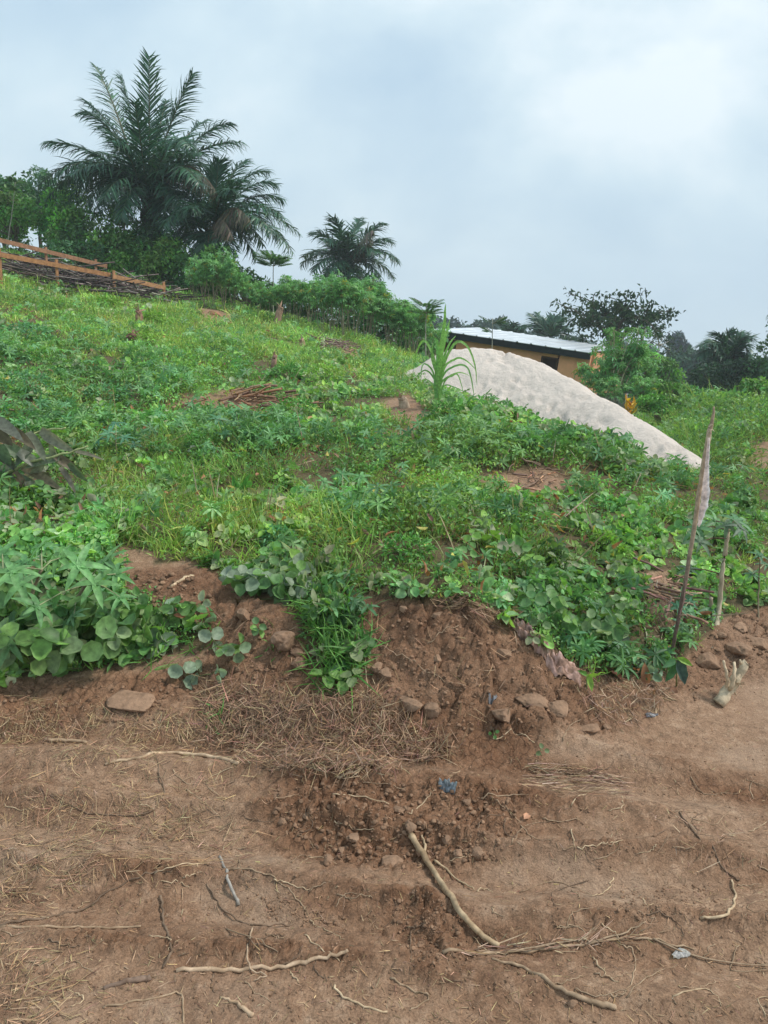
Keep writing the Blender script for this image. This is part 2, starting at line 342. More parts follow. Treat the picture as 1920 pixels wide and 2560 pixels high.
# ------------------------------------------------------------------ materials
def mat_new(name):
    m = bpy.data.materials.new(name); m.use_nodes = True; m.node_tree.nodes.clear(); return m, m.node_tree
def leaf_mat(name, trans=.3, rough=.5, var=.25, nscale=25, spec=.35):
    m, t = mat_new(name)
    at = N(t, 'ShaderNodeAttribute', attribute_name='Col')
    tc = N(t, 'ShaderNodeTexCoord'); nz = N(t, 'ShaderNodeTexNoise', inp={'Scale': nscale, 'Detail': 3.0}); t.links.new(tc.outputs['Object'], nz.inputs[0])
    mr = N(t, 'ShaderNodeMapRange', inp={1: .3, 2: .7, 3: 1 - var, 4: 1 + var}); t.links.new(nz.outputs[0], mr.inputs[0])
    mul = N(t, 'ShaderNodeVectorMath', operation='SCALE'); t.links.new(at.outputs['Color'], mul.inputs[0]); t.links.new(mr.outputs[0], mul.inputs['Scale'])
    b = N(t, 'ShaderNodeBsdfPrincipled', inp={'Roughness': rough}); b.inputs['Specular IOR Level'].default_value = spec
    t.links.new(mul.outputs[0], b.inputs['Base Color'])
    tr = N(t, 'ShaderNodeBsdfTranslucent'); sc = N(t, 'ShaderNodeVectorMath', operation='MULTIPLY', inp={1: (1.25, 1.35, .7)}); t.links.new(mul.outputs[0], sc.inputs[0]); t.links.new(sc.outputs[0], tr.inputs[0])
    mx = N(t, 'ShaderNodeMixShader', inp={0: trans}); t.links.new(b.outputs[0], mx.inputs[1]); t.links.new(tr.outputs[0], mx.inputs[2])
    o = N(t, 'ShaderNodeOutputMaterial'); t.links.new(mx.outputs[0], o.inputs[0]); return m
def rough_mat(name, rough=.85, nscale=40, var=.3, bump=.3, stretch=(1, 1, 1), spec=.25, bdist=.01, coords='Object'):
    m, t = mat_new(name)
    at = N(t, 'ShaderNodeAttribute', attribute_name='Col')
    tc = N(t, 'ShaderNodeTexCoord'); mp = N(t, 'ShaderNodeMapping'); mp.inputs['Scale'].default_value = stretch; t.links.new(tc.outputs[coords], mp.inputs[0])
    nz = N(t, 'ShaderNodeTexNoise', inp={'Scale': nscale, 'Detail': 6.0, 'Roughness': .6}); t.links.new(mp.outputs[0], nz.inputs[0])
    mr = N(t, 'ShaderNodeMapRange', inp={1: .3, 2: .7, 3: 1 - var, 4: 1 + var}); t.links.new(nz.outputs[0], mr.inputs[0])
    mul = N(t, 'ShaderNodeVectorMath', operation='SCALE'); t.links.new(at.outputs['Color'], mul.inputs[0]); t.links.new(mr.outputs[0], mul.inputs['Scale'])
    b = N(t, 'ShaderNodeBsdfPrincipled', inp={'Roughness': rough}); b.inputs['Specular IOR Level'].default_value = spec
    t.links.new(mul.outputs[0], b.inputs['Base Color'])
    bp = N(t, 'ShaderNodeBump', inp={'Strength': bump, 'Distance': bdist}); t.links.new(nz.outputs[0], bp.inputs['Height']); t.links.new(bp.outputs[0], b.inputs['Normal'])
    o = N(t, 'ShaderNodeOutputMaterial'); t.links.new(b.outputs[0], o.inputs[0]); return m
M_LEAF = leaf_mat('leaf', .32, .5, .32, 45, .35); M_PALM = leaf_mat('palm_leaf', .18, .42, .15, 8, .45); M_FAR = leaf_mat('far_leaf', .2, .7, .2, .6, .2)
M_BARK = rough_mat('bark', .9, 30, .4, .6, (1, 1, .3)); M_STRAW = rough_mat('straw', .8, 60, .25, .2)
M_WOOD = rough_mat('sawn_timber', .75, 14, .35, .3, (1, 1, 1)); M_STICK = rough_mat('dry_stick', .8, 45, .35, .5, (1, 1, 1), bdist=.004)
M_CLOD = rough_mat('soil_clod', .95, 35, .3, .8, bdist=.012); M_CLOTH = rough_mat('cloth', .9, 30, .55, .5, bdist=.01)
M_WALL = rough_mat('mud_block', .95, 1.7, .2, .6, bdist=.03); M_PLASTIC = leaf_mat('thin_plastic', .4, .35, .15, 60, .5)
M_DARK = rough_mat('dark_paint', .7, 5, .15, .1); M_CONC = rough_mat('concrete', .9, 8, .3, .4)

def soil_mat():
    m, t = mat_new('soil')
    at = N(t, 'ShaderNodeAttribute', attribute_name='Col')        # R loose soil and painted rut shade, G under vegetation, B pale dry patches
    sp = N(t, 'ShaderNodeSeparateColor'); t.links.new(at.outputs['Color'], sp.inputs[0])
    tc = N(t, 'ShaderNodeTexCoord')
    n1 = N(t, 'ShaderNodeTexNoise', inp={'Scale': 1.3, 'Detail': 8.0, 'Roughness': .62}); t.links.new(tc.outputs['Object'], n1.inputs[0])
    n2 = N(t, 'ShaderNodeTexNoise', inp={'Scale': 22.0, 'Detail': 8.0, 'Roughness': .7}); t.links.new(tc.outputs['Object'], n2.inputs[0])
    n3 = N(t, 'ShaderNodeTexNoise', inp={'Scale': 170.0, 'Detail': 5.0, 'Roughness': .7}); t.links.new(tc.outputs['Object'], n3.inputs[0])
    r1 = ramp(t, [(.32, (.205, .120, .074)), (.5, (.325, .205, .130)), (.66, (.44, .300, .200))]); t.links.new(n1.outputs[0], r1.inputs[0])
    r2 = ramp(t, [(.36, (.10, .052, .030)), (.47, (.245, .142, .084)), (.55, (.285, .175, .108)), (.66, (.45, .305, .205))]); t.links.new(n2.outputs[0], r2.inputs[0])
    mx = N(t, 'ShaderNodeMixRGB', inp={0: .55}); t.links.new(r1.outputs[0], mx.inputs[1]); t.links.new(r2.outputs[0], mx.inputs[2])
    dry = N(t, 'ShaderNodeMixRGB', inp={2: (.40, .285, .20, 1)}); t.links.new(sp.outputs[2], dry.inputs[0]); t.links.new(mx.outputs[0], dry.inputs[1])
    loose = N(t, 'ShaderNodeMixRGB', blend_type='MULTIPLY', inp={2: (.70, .60, .54, 1)}); t.links.new(sp.outputs[0], loose.inputs[0]); t.links.new(dry.outputs[0], loose.inputs[1])  # darkens loose soil and paints the rut shade
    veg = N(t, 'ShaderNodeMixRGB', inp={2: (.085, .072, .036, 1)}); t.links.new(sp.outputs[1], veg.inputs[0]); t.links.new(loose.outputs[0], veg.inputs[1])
    mr = N(t, 'ShaderNodeMapRange', inp={1: .3, 2: .7, 3: .62, 4: 1.38}); t.links.new(n3.outputs[0], mr.inputs[0])
    mul = N(t, 'ShaderNodeVectorMath', operation='SCALE'); t.links.new(veg.outputs[0], mul.inputs[0]); t.links.new(mr.outputs[0], mul.inputs['Scale'])
    vr = N(t, 'ShaderNodeTexVoronoi', feature='DISTANCE_TO_EDGE', inp={'Scale': 19.0}); wv_ = N(t, 'ShaderNodeVectorMath', operation='MULTIPLY_ADD', inp={1: (.06, .06, .06)})
    nd = N(t, 'ShaderNodeTexNoise', inp={'Scale': 14.0, 'Detail': 3.0}); t.links.new(tc.outputs['Object'], nd.inputs[0]); t.links.new(nd.outputs['Color'], wv_.inputs[0]); t.links.new(tc.outputs['Object'], wv_.inputs[2]); t.links.new(wv_.outputs[0], vr.inputs['Vector'])
    ck = N(t, 'ShaderNodeMapRange', inp={1: .0, 2: .055, 3: .45, 4: 1.0}); t.links.new(vr.outputs['Distance'], ck.inputs[0])
    cm = N(t, 'ShaderNodeMapRange', inp={1: .45, 2: .62, 3: 0.0, 4: .8}); t.links.new(n1.outputs[0], cm.inputs[0])
    cmx = N(t, 'ShaderNodeMath', operation='MAXIMUM'); t.links.new(cm.outputs[0], cmx.inputs[0]); t.links.new(sp.outputs[0], cmx.inputs[1])
    ckm = N(t, 'ShaderNodeMixRGB', inp={1: (1, 1, 1, 1)}); t.links.new(cmx.outputs[0], ckm.inputs[0]); t.links.new(ck.outputs[0], ckm.inputs[2])
    mul0 = mul; mul = N(t, 'ShaderNodeVectorMath', operation='MULTIPLY'); t.links.new(mul0.outputs[0], mul.inputs[0]); t.links.new(ckm.outputs[0], mul.inputs[1])
    b = N(t, 'ShaderNodeBsdfPrincipled', inp={'Roughness': .92}); b.inputs['Specular IOR Level'].default_value = .2; t.links.new(mul.outputs[0], b.inputs['Base Color'])
    b1 = N(t, 'ShaderNodeBump', inp={'Strength': .8, 'Distance': .016}); t.links.new(n2.outputs[0], b1.inputs['Height'])
    b2 = N(t, 'ShaderNodeBump', inp={'Strength': .8, 'Distance': .004}); t.links.new(n3.outputs[0], b2.inputs['Height']); t.links.new(b1.outputs[0], b2.inputs['Normal'])
    t.links.new(b2.outputs[0], b.inputs['Normal'])
    o = N(t, 'ShaderNodeOutputMaterial'); t.links.new(b.outputs[0], o.inputs[0]); return m
M_SOIL = soil_mat()

# where the green starts (ground points, outlined on the slope)
EDGE = [(-3000, 1500), (0, 1490), (200, 1470), (330, 1440), (440, 1430), (450, 1400), (380, 1340), (280, 1295), (250, 1255), (400, 1232), (470, 1260), (520, 1300), (620, 1310), (645, 1380), (680, 1470), (720, 1495), (775, 1480), (790, 1400), (775, 1310), (780, 1285), (900, 1292), (1060, 1312), (1120, 1365), (1190, 1400), (1260, 1450), (1390, 1462), (1445, 1445), (1500, 1395), (1560, 1330), (1700, 1290), (4500, 1200), (4500, -6000), (-3000, -6000)]
BARE = [[(360, 870), (520, 835), (600, 880), (680, 905), (560, 915), (440, 890)], [(1000, 1030), (1180, 1010), (1260, 1050), (1150, 1085)], [(820, 870), (880, 850), (940, 905), (900, 930), (830, 905)], [(640, 735), (760, 745), (800, 775), (740, 770)],
        [(1380, 1240), (1450, 1230), (1480, 1320), (1460, 1370), (1400, 1330)], [(1590, 970), (1659, 950), (1800, 950), (1800, 1030), (1620, 1020)], [(420, 660), (520, 680), (500, 705), (430, 690)],
        [(950, 900), (1000, 895), (1010, 925), (950, 930)], [(240, 1180), (340, 1190), (330, 1225), (250, 1230)], [(800, 930), (900, 925), (910, 965), (840, 970)]]
def green(x, y, z, off=0):
    u, v = project(x, np.maximum(y, .8), z); gmask = in_poly(u, v + off, EDGE) & (y > 2.2)
    return gmask, u, v
gm, GU, GV = green(GX, GY, GZ, np.where(GY < 4.5, np.where(GX > -.1, -6, 22), 0))
bare = np.zeros(GX.shape, bool)
for b_ in BARE: bare |= in_poly(GU, GV, b_) & (GY > 3)
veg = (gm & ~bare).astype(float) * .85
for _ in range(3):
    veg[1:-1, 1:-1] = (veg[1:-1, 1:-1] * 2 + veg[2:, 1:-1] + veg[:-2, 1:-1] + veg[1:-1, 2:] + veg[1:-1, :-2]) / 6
pale = smooth(-.1, .7, fbm(GX * 1.4 + 5, GY * 2.3, 5, 55, .6)) * road * (1 - LOOSE_SHADE) * .5 + smooth(1.2, 2.2, GX) * smooth(2.6, 3.4, GY) * (1 - smooth(3.6, 4.4, GY)) * .55
Gc = np.stack([LOOSE_SHADE, veg, np.clip(pale, 0, 1)], -1)
def grid_mesh(r0, r1, name):
    nr, nc = r1 - r0 + 1, len(tcol)
    v = np.stack([GX, GY, GZ], -1)[r0:r1 + 1].reshape(-1, 3); c = Gc[r0:r1 + 1].reshape(-1, 3)
    i = np.arange(nr - 1)[:, None] * nc + np.arange(nc - 1)[None]; i = i.ravel()
    t = np.concatenate([np.stack([i, i + 1, i + nc + 1], -1), np.stack([i, i + nc + 1, i + nc], -1)])
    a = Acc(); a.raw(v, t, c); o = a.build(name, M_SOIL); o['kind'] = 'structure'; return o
jr = int(np.searchsorted(rows, 2.9))
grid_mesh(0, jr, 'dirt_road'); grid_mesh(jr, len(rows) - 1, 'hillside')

# ------------------------------------------------------------------ large structure: sand pile, house, block wall, timber rails
def sand_pile():
    rp = [(922, 800, 12.3), (945, 768, 12.4), (985, 749, 12.5), (1050, 742, 12.4), (1120, 757, 12.1), (1200, 796, 11.5), (1300, 850, 10.7), (1400, 913, 9.8), (1480, 970, 9.0), (1555, 1033, 8.2)]
    rp = np.array([P(*q) for q in rp]); rp = wiggle(rp, 0, 24)
    x0, x1, y0, y1 = rp[:, 0].min() - 2.6, rp[:, 0].max() + 1.6, rp[:, 1].min() - 2.2, rp[:, 1].max() + 2.4
    st = .035; xs = np.arange(x0, x1, st); ys = np.arange(y0, y1, st); X, Y = np.meshgrid(xs, ys)
    h = np.full(X.shape, -9.0)
    wob = .97 + .12 * fbm(X * .8, Y * .8, 2, 61)
    for r in rp:
        h = np.maximum(h, r[2] + .03 - np.sqrt((X - r[0]) ** 2 + (Y - r[1]) ** 2 + .02) * .68 * wob)
    g0 = H(X, Y)
    dents = 0
    for cs, a, sd in ((2.6, .09, 3), (5.5, .07, 13), (11, .035, 23)):
        f1, f2, i = worley(X * cs, Y * cs * 1.2 + .4 * vnoise(X * 3, Y * 3, 5), sd); dents = dents + a * np.clip(1 - (f1 / .42) ** 2, 0, 1) * (i > .45)
    mk = smooth(-.3, .35, fbm(X * .7 + 3, Y * .7, 3, 71)); hh = smooth(0, .25, h - g0)
    h = h + hh * (-dents * mk * .9 + .028 * fbm(X * 1.6, Y * 1.6, 4, 81) + .010 * fbm(X * 9, Y * 9, 2, 82))
    keep = h > g0 - .12
    idx = np.arange(X.size).reshape(X.shape)
    q = keep[:-1, :-1] | keep[1:, 1:] | keep[:-1, 1:] | keep[1:, :-1]
    i = idx[:-1, :-1][q]; w = X.shape[1]
    t = np.concatenate([np.stack([i, i + 1, i + w + 1], -1), np.stack([i, i + w + 1, i + w], -1)])
    v = np.stack([X, Y, np.maximum(h, g0 - .15)], -1).reshape(-1, 3)
    used = np.unique(t); re = np.full(X.size, -1); re[used] = np.arange(len(used))
    damp = (dents * mk)[..., None].reshape(-1, 1)[used]
    n = fbm(X * 3, Y * 3, 3, 91).reshape(-1, 1)[used]
    base = np.array([.70, .61, .535]) * (1 + .06 * n)
    a = Acc(); a.raw(v[used], re[t], base)
    m, nt_ = mat_new('pale_sand')
    at = N(nt_, 'ShaderNodeAttribute', attribute_name='Col'); tcx = N(nt_, 'ShaderNodeTexCoord')
    n1 = N(nt_, 'ShaderNodeTexNoise', inp={'Scale': 9.0, 'Detail': 8.0, 'Roughness': .7}); nt_.links.new(tcx.outputs['Object'], n1.inputs[0])
    n2 = N(nt_, 'ShaderNodeTexNoise', inp={'Scale': 90.0, 'Detail': 4.0, 'Roughness': .8}); nt_.links.new(tcx.outputs['Object'], n2.inputs[0])
    mr = N(nt_, 'ShaderNodeMapRange', inp={1: .3, 2: .7, 3: .90, 4: 1.06}); nt_.links.new(n1.outputs[0], mr.inputs[0])
    mul = N(nt_, 'ShaderNodeVectorMath', operation='SCALE'); nt_.links.new(at.outputs['Color'], mul.inputs[0]); nt_.links.new(mr.outputs[0], mul.inputs['Scale'])
    b = N(nt_, 'ShaderNodeBsdfPrincipled', inp={'Roughness': .95}); b.inputs['Specular IOR Level'].default_value = .1
    nt_.links.new(mul.outputs[0], b.inputs['Base Color'])
    b1 = N(nt_, 'ShaderNodeBump', inp={'Strength': .9, 'Distance': .05}); nt_.links.new(n1.outputs[0], b1.inputs['Height'])
    b2 = N(nt_, 'ShaderNodeBump', inp={'Strength': .9, 'Distance': .01}); nt_.links.new(n2.outputs[0], b2.inputs['Height']); nt_.links.new(b1.outputs[0], b2.inputs['Normal']); nt_.links.new(b2.outputs[0], b.inputs['Normal'])
    o_ = N(nt_, 'ShaderNodeOutputMaterial'); nt_.links.new(b.outputs[0], o_.inputs[0])
    o = a.build('sand_pile', m); tag(o, 'long heap of pale grey building sand sloping down behind the green bank', 'sand pile')
    return rp, (X, Y, h)
RIDGE, (SX, SY, SH) = sand_pile()
def on_pile(x, y):
    j = int(np.clip((y - SY[0, 0]) / .035, 0, SY.shape[0] - 1)); i = int(np.clip((x - SX[0, 0]) / .035, 0, SX.shape[1] - 1))
    if 0 <= (y - SY[0, 0]) / .035 < SY.shape[0] and 0 <= (x - SX[0, 0]) / .035 < SX.shape[1]: return SH[j, i]
    return -9
def pile_mask(x, y):
    j = ((y - SY[0, 0]) / .035).astype(int); i = ((x - SX[0, 0]) / .035).astype(int)
    ok = (j >= 0) & (j < SY.shape[0]) & (i >= 0) & (i < SX.shape[1])
    return ok & (SH[np.clip(j, 0, SY.shape[0] - 1), np.clip(i, 0, SX.shape[1] - 1)] > H(x, y) + .0)

def house():
    A = P(1276, 762, 26.0); B = P(925, 710.5, 29.5)                    # front eave, right and left end
    pv = norm(np.cross(B - A, [0, 0, 1.0])); pv = pv if pv[1] > 0 else -pv
    C = A + pv * 4.4; C[2] += .13; Dk = B + pv * 4.4; Dk[2] += .18                  # back edge of the roof
    root = thing('mud_brick_house', 'low mud-brick house with a shiny metal sheet roof behind the sand pile', 'house', tuple(on((A[0] + B[0]) / 2, (A[1] + B[1]) / 2)))
    org = np.array(root.location)
    e = B - A; Ln = np.linalg.norm(e); ex = e / Ln; back = norm((C - A)); ez = np.array([0, 0, 1.0])
    nout = norm(np.cross(ex, ez)); nout = nout if nout[1] < 0 else -nout    # towards the viewer
    # roof: ribbed sheet
    ns = 240; r = Acc(); s = np.linspace(0, 1, ns); rib = .028 * (np.abs(((s * Ln / .55) % 1) - .5) > .44)
    fr = A[None] + e[None] * s[:, None]; bk = C[None] + (Dk - C)[None] * s[:, None]
    top = np.stack([fr, bk], 1).copy(); top[..., 2] += rib[:, None]
    bot = top.copy(); bot[..., 2] -= .02
    v = np.concatenate([top.reshape(-1, 3), bot.reshape(-1, 3)]); i = np.arange(ns - 1) * 2; o = ns * 2
    t = np.concatenate([np.stack(q, -1) for q in ((i, i + 2, i + 3), (i, i + 3, i + 1), (i + o, i + o + 3, i + o + 2), (i + o, i + o + 1, i + o + 3), (i, i + o + 2, i + 2), (i, i + o, i + o + 2), (i + 1, i + 3, i + o + 3), (i + 1, i + o + 3, i + o + 1))])
    r.raw(v, t, (.66, .69, .71))
    m, n_t = mat_new('sheet_metal'); at = N(n_t, 'ShaderNodeAttribute', attribute_name='Col'); tcx = N(n_t, 'ShaderNodeTexCoord')
    nz_ = N(n_t, 'ShaderNodeTexNoise', inp={'Scale': .9, 'Detail': 6.0}); n_t.links.new(tcx.outputs['Object'], nz_.inputs[0])
    mr = N(n_t, 'ShaderNodeMapRange', inp={1: .3, 2: .7, 3: .8, 4: 1.15}); n_t.links.new(nz_.outputs[0], mr.inputs[0])
    mu = N(n_t, 'ShaderNodeVectorMath', operation='SCALE'); n_t.links.new(at.outputs['Color'], mu.inputs[0]); n_t.links.new(mr.outputs[0], mu.inputs['Scale'])
    b = N(n_t, 'ShaderNodeBsdfPrincipled', inp={'Roughness': .38, 'Metallic': .55}); n_t.links.new(mu.outputs[0], b.inputs['Base Color'])
    ou = N(n_t, 'ShaderNodeOutputMaterial'); n_t.links.new(b.outputs[0], ou.inputs[0])
    r.build('roof', m, root, org, shade=False)
    # dark fascia and rafters' edge board under the eave
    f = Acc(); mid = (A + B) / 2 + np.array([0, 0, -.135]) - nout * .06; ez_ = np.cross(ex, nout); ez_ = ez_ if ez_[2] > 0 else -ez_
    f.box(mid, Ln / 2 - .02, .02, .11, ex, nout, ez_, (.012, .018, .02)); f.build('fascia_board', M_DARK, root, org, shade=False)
    # walls as blocks around a window
    def wl(u): return A + ex * u - nout * .38
    hgt = 2.45; w = Acc(); colw = (.76, .37, .20)
    def wall_piece(u0, u1, z0, z1):
        q0 = wl(u0); q1 = wl(u1); m_ = (q0 + q1) / 2; m_[2] += (z0 + z1) / 2
        w.box(m_, (u1 - u0) / 2, .09, (z1 - z0) / 2, ex, nout, ez_, colw)
    # window px 1167..1205 wide, 774..799 high ; find along-wall position
    def along(u):
        best = min(np.linspace(0, Ln, 600), key=lambda s_: abs(project(*[np.array(q) for q in (wl(s_) + np.array([0, 0, -.5]))])[0] - u)); return best
    ua, ub = along(1206), along(1167); uc, ud = along(985), along(958)
    zt, zb = -.36, -.88; z0 = -.03; zz = -hgt
    wall_piece(.15, ua, zz, z0); wall_piece(ua, ub, zz, zb); wall_piece(ua, ub, zt, z0); wall_piece(ub, uc, zz, z0); wall_piece(uc, ud, zz, zb - .1); wall_piece(uc, ud, zt + .08, z0); wall_piece(ud, Ln - .1, zz, z0)
    dep = 3.6
    for u0 in (.15, Ln - .1):
        c_ = wl(u0) - nout * (dep / 2 + .09); c_[2] -= hgt / 2 - .02; w.box(c_, .09, dep / 2, hgt / 2 - .05, ex, nout, ez_, colw)
    c_ = wl(Ln / 2) - nout * (dep + .1); c_[2] -= hgt / 2 - .05; w.box(c_, Ln / 2 - .3, .09, hgt / 2 - .02, ex, nout, ez_, colw)
    w.build('wall', M_WALL, root, org, shade=False)
    for (p0, p1, zb_, zt_) in ((ua, ub, zb, zt), (uc, ud, zb - .1, zt + .08)):
        fr_ = Acc(); c_ = (wl(p0) + wl(p1)) / 2
        for dz, hz in ((zt_ - .025, .02), (zb_ + .025, .02)):
            q = c_.copy(); q[2] += dz; fr_.box(q, (p1 - p0) / 2 - .01, .06, hz, ex, nout, ez_, (.10, .055, .03))
        for pp in (p0 + .03, p1 - .03):
            q = wl(pp); q[2] += (zb_ + zt_) / 2; fr_.box(q, .02, .055, (zt_ - zb_) / 2 - .05, ex, nout, ez_, (.10, .055, .03))
        o = fr_.build('window', M_WOOD, root, org, shade=False)
    # low concrete block wall to the right of it
    q0 = P(1292, 848, 19.5); q1 = P(1385, 850, 18.6); cw = thing('block_wall', 'low grey concrete block wall beyond the foot of the sand pile', 'wall', tuple(on((q0[0] + q1[0]) / 2, (q0[1] + q1[1]) / 2)))
    ax = norm(q1 - q0); ln = np.linalg.norm(q1 - q0); an = norm(np.cross(ax, ez)); a = Acc(); nb = int(ln / .42)
    for rr in range(6):
        for k in range(nb):
            c_ = q0 + ax * ((k + .5 + (rr % 2) * .5) * .42) + np.array([0, 0, -.1 - rr * .2]) + RNG.normal(size=3) * .006
            a.box(c_, .203, .07, .094, ax, an, np.cross(ax, an), np.array([.36, .35, .33]) * RNG.uniform(.75, 1.15))
    a.build('block_courses', M_CONC, cw, np.array(cw.location), shade=False)
    return root
house()

def rail(name_label, pts, posts, D0, D1, hw=.055, col=(.42, .19, .08)):
    """a horizontal board nailed to posts; pts are its two ends in the picture, with distances"""
    a0 = P(pts[0][0], pts[0][1], D0); a1 = P(pts[1][0], pts[1][1], D1); ax = norm(a1 - a0); ez = np.array([0, 0, 1.0]); an = norm(np.cross(ax, ez)); up = np.cross(an, ax); up = up if up[2] > 0 else -up
    mid = (a0 + a1) / 2
    root = thing('timber_rail', name_label, 'fence', tuple(on(mid[0], mid[1])), 'rough timber rails staked out on the slope'); org = np.array(root.location)
    b = Acc(); c = np.array(col) * RNG.uniform(.9, 1.1); b.box(mid, np.linalg.norm(a1 - a0) / 2, .014, hw, ax, an, up, c); b.build('board', M_WOOD, root, org, shade=False)
    for f in posts:
        p = a0 + (a1 - a0) * f - an * math.copysign(.042, -an[1]) ; gz = float(H(p[0], p[1])); zt = p[2] + RNG.uniform(.10, .16); q = p.copy(); q[2] = (gz - .1 + zt) / 2
        s = Acc(); s.box(q, .03, .026, (zt - gz + .1) / 2, ax, an, ez, c * .95); s.build('post', M_WOOD, root, org, shade=False)
rail('long weathered timber rail, the upper and farther of the three on the left slope', ((-160, 480), (231, 575)), (.25, .62, .93), 18.5, 22.5, .055, (.30, .155, .085))
rail('orange timber rail crossing above the brush pile at the left edge', ((-120, 528), (238, 594)), (.3, .645,), 16.5, 19.3, .052, (.37, .18, .08))
rail('short orange timber rail whose right end post stands before the bushes', ((244, 597), (357, 622)), (.03, .985), 19.2, 20.3, .052, (.46, .24, .115))

# ------------------------------------------------------------------ palms
G_PALM = [(.038, .11, .062), (.055, .14, .075), (.03, .085, .05)]; G_DEAD = [(.15, .12, .08), (.20, .15, .11), (.10, .10, .06)]
def frond(root, org, O, T, arch, L_leaf, nl, dead=False, wl=.03, name='frond'):
    O = np.asarray(O, float); T = np.asarray(T, float); mid = (O + T) / 2 + np.array([0, 0, arch])
    t = np.linspace(0, 1, 16)[:, None]; rach = (1 - t) ** 2 * O + 2 * t * (1 - t) * mid + t * t * T
    a = Acc(); cols = G_DEAD if dead else G_PALM
    a.tube(rach, np.linspace(.05, .008, 16) * (np.linalg.norm(T - O) / 5), np.array((.10, .10, .045)) if not dead else np.array((.2, .14, .09)), 4)
    s = np.linspace(.14, .995, nl)
    pos = np.stack([np.interp(s, t[:, 0], rach[:, k]) for k in range(3)], -1); tg = norm(np.gradient(pos, axis=0))
    side = norm(np.cross(tg, [0, 0, 1.0]) + 1e-5); up = np.cross(side, tg)
    prof = np.clip(np.sin(np.pi * (.12 + .82 * s)) ** .6, .25, 1)
    for sg in (-1, 1):
        for rep in (0,):
            k = len(s); fan = RNG.uniform(-.15, .55, k)
            d = norm(tg * (.55 + .5 * s[:, None]) + side * sg * RNG.uniform(.75, 1.0, (k, 1)) + up * fan[:, None] + RNG.normal(size=(k, 3)) * .08)
            if dead: d = norm(d + np.array([0, 0, -1.1]))
            L = L_leaf * prof * RNG.uniform(.8, 1.15, k)
            a.leaves(pos, d, up + RNG.normal(size=(k, 3)) * .3, L, wl * RNG.uniform(.8, 1.3, k), RNG.uniform(.25, .75, k), pick(cols, k, .2), 'blade')
    o = a.build(name, M_PALM, root, org)
    if dead: o['label'] = 'brown dried frond'
    return o
def palm(label, heart, D, tips, extra, L_leaf, nl, trunk_r=.28, dead=(), wl=.03, group='oil palms', trunk=True):
    O = P(heart[0], heart[1], D); g = H(O[0], O[1]); root = thing('oil_palm', label, 'palm tree', (O[0], O[1], float(g)), group); org = np.array(root.location)
    tr = Acc(); hgt = O[2] - g; k = 24; z = np.linspace(-.3, hgt + .1, k); pts = np.stack([O[0] + .05 * np.sin(z * 1.1), np.full(k, O[1]), g + z], -1)
    tr.tube(pts, trunk_r * (1 + .12 * np.sin(z * 9)), (.07, .055, .04), 10, .12)
    # old leaf bases
    nb = int(55 * max(hgt, .8)); zz = RNG.uniform(.1 * hgt, hgt + .15, nb); an = RNG.uniform(0, 6.28, nb)
    pb = np.stack([O[0] + trunk_r * .9 * np.cos(an), O[1] + trunk_r * .9 * np.sin(an), g + zz], -1); db = norm(np.stack([np.cos(an), np.sin(an), np.full(nb, 1.3)], -1))
    tr.leaves(pb, db, np.stack([np.cos(an), np.sin(an), -.5 + 0 * an], -1), RNG.uniform(.25, .5, nb), .13, -.2, pick([(.09, .065, .045), (.05, .045, .03), (.045, .07, .03)], nb), 'rhomb')
    tr.build('trunk', M_BARK, root, org)
    for j, q in enumerate(tips):
        u, v, ar = q[:3]; dd = q[3] if len(q) > 3 else RNG.uniform(-1.6, 1.6)
        T = P(u, v, D + dd); frond(root, org, O + RNG.normal(size=3) * .08, T, ar, L_leaf, nl, j in dead, wl)
    R = np.mean([np.linalg.norm(P(q[0], q[1], D) - O) for q in tips])
    for j in range(extra):
        an = j / max(extra, 1) * 6.283 + RNG.uniform(-.3, .3); el = RNG.uniform(-.25, .9); r_ = R * RNG.uniform(.75, .95)
        T = O + r_ * np.array([math.cos(an) * math.cos(el) * .75, math.sin(an) * math.cos(el), math.sin(el) * .8 - .15]); frond(root, org, O + RNG.normal(size=3) * .08, T, .22 * r_, L_leaf, nl, False, wl)
def z1(pairs): return [(a * .5208, b * .5208 + 86.4, *c) for a, b, *c in pairs]
palm('tallest oil palm on the left with a wide crown of dark arching fronds', (322, 440), 27,
     z1([(618, 68, .0), (400, 112, .75), (798, 142, .55), (505, 155, .5), (342, 300, 1.3), (350, 250, .9, 1.5), (955, 345, 1.2), (192, 425, 1.0), (1005, 425, 1.2, -1), (165, 600, 1.9), (235, 560, 1.6, -2), (690, 250, .4, 2), (560, 260, .3, -2), (860, 330, .8, 2.2),
         (330, 755, 2.2, -1), (420, 720, 1.9, 1), (300, 640, 2.0, 2), (500, 740, 1.5, -2), (830, 690, 1.9, -1.5), (900, 560, 1.5), (760, 720, 1.6, -2), (840, 470, 1.0, -2), (460, 420, 1.1, -2.5), (380, 480, 1.3, 2.5), (720, 420, .8, 2.5), (790, 440, 1.6, -3), (900, 640, 1.9, -2.5), (830, 600, 1.6, -3), (200, 655, 2.1, 0), (262, 705, 2.2, -.5), (380, 745, 2.0, -1), (350, 690, 1.9, 1.5), (245, 610, 1.7, 1), (430, 660, 1.5, -2.2), (455, 770, 1.6, .5), (300, 560, 1.4, -2.4), (760, 760, 1.4, 1.5), (700, 790, 1.2, -1)]),
     1, .90, 74, .30, dead=(26,), wl=.040)
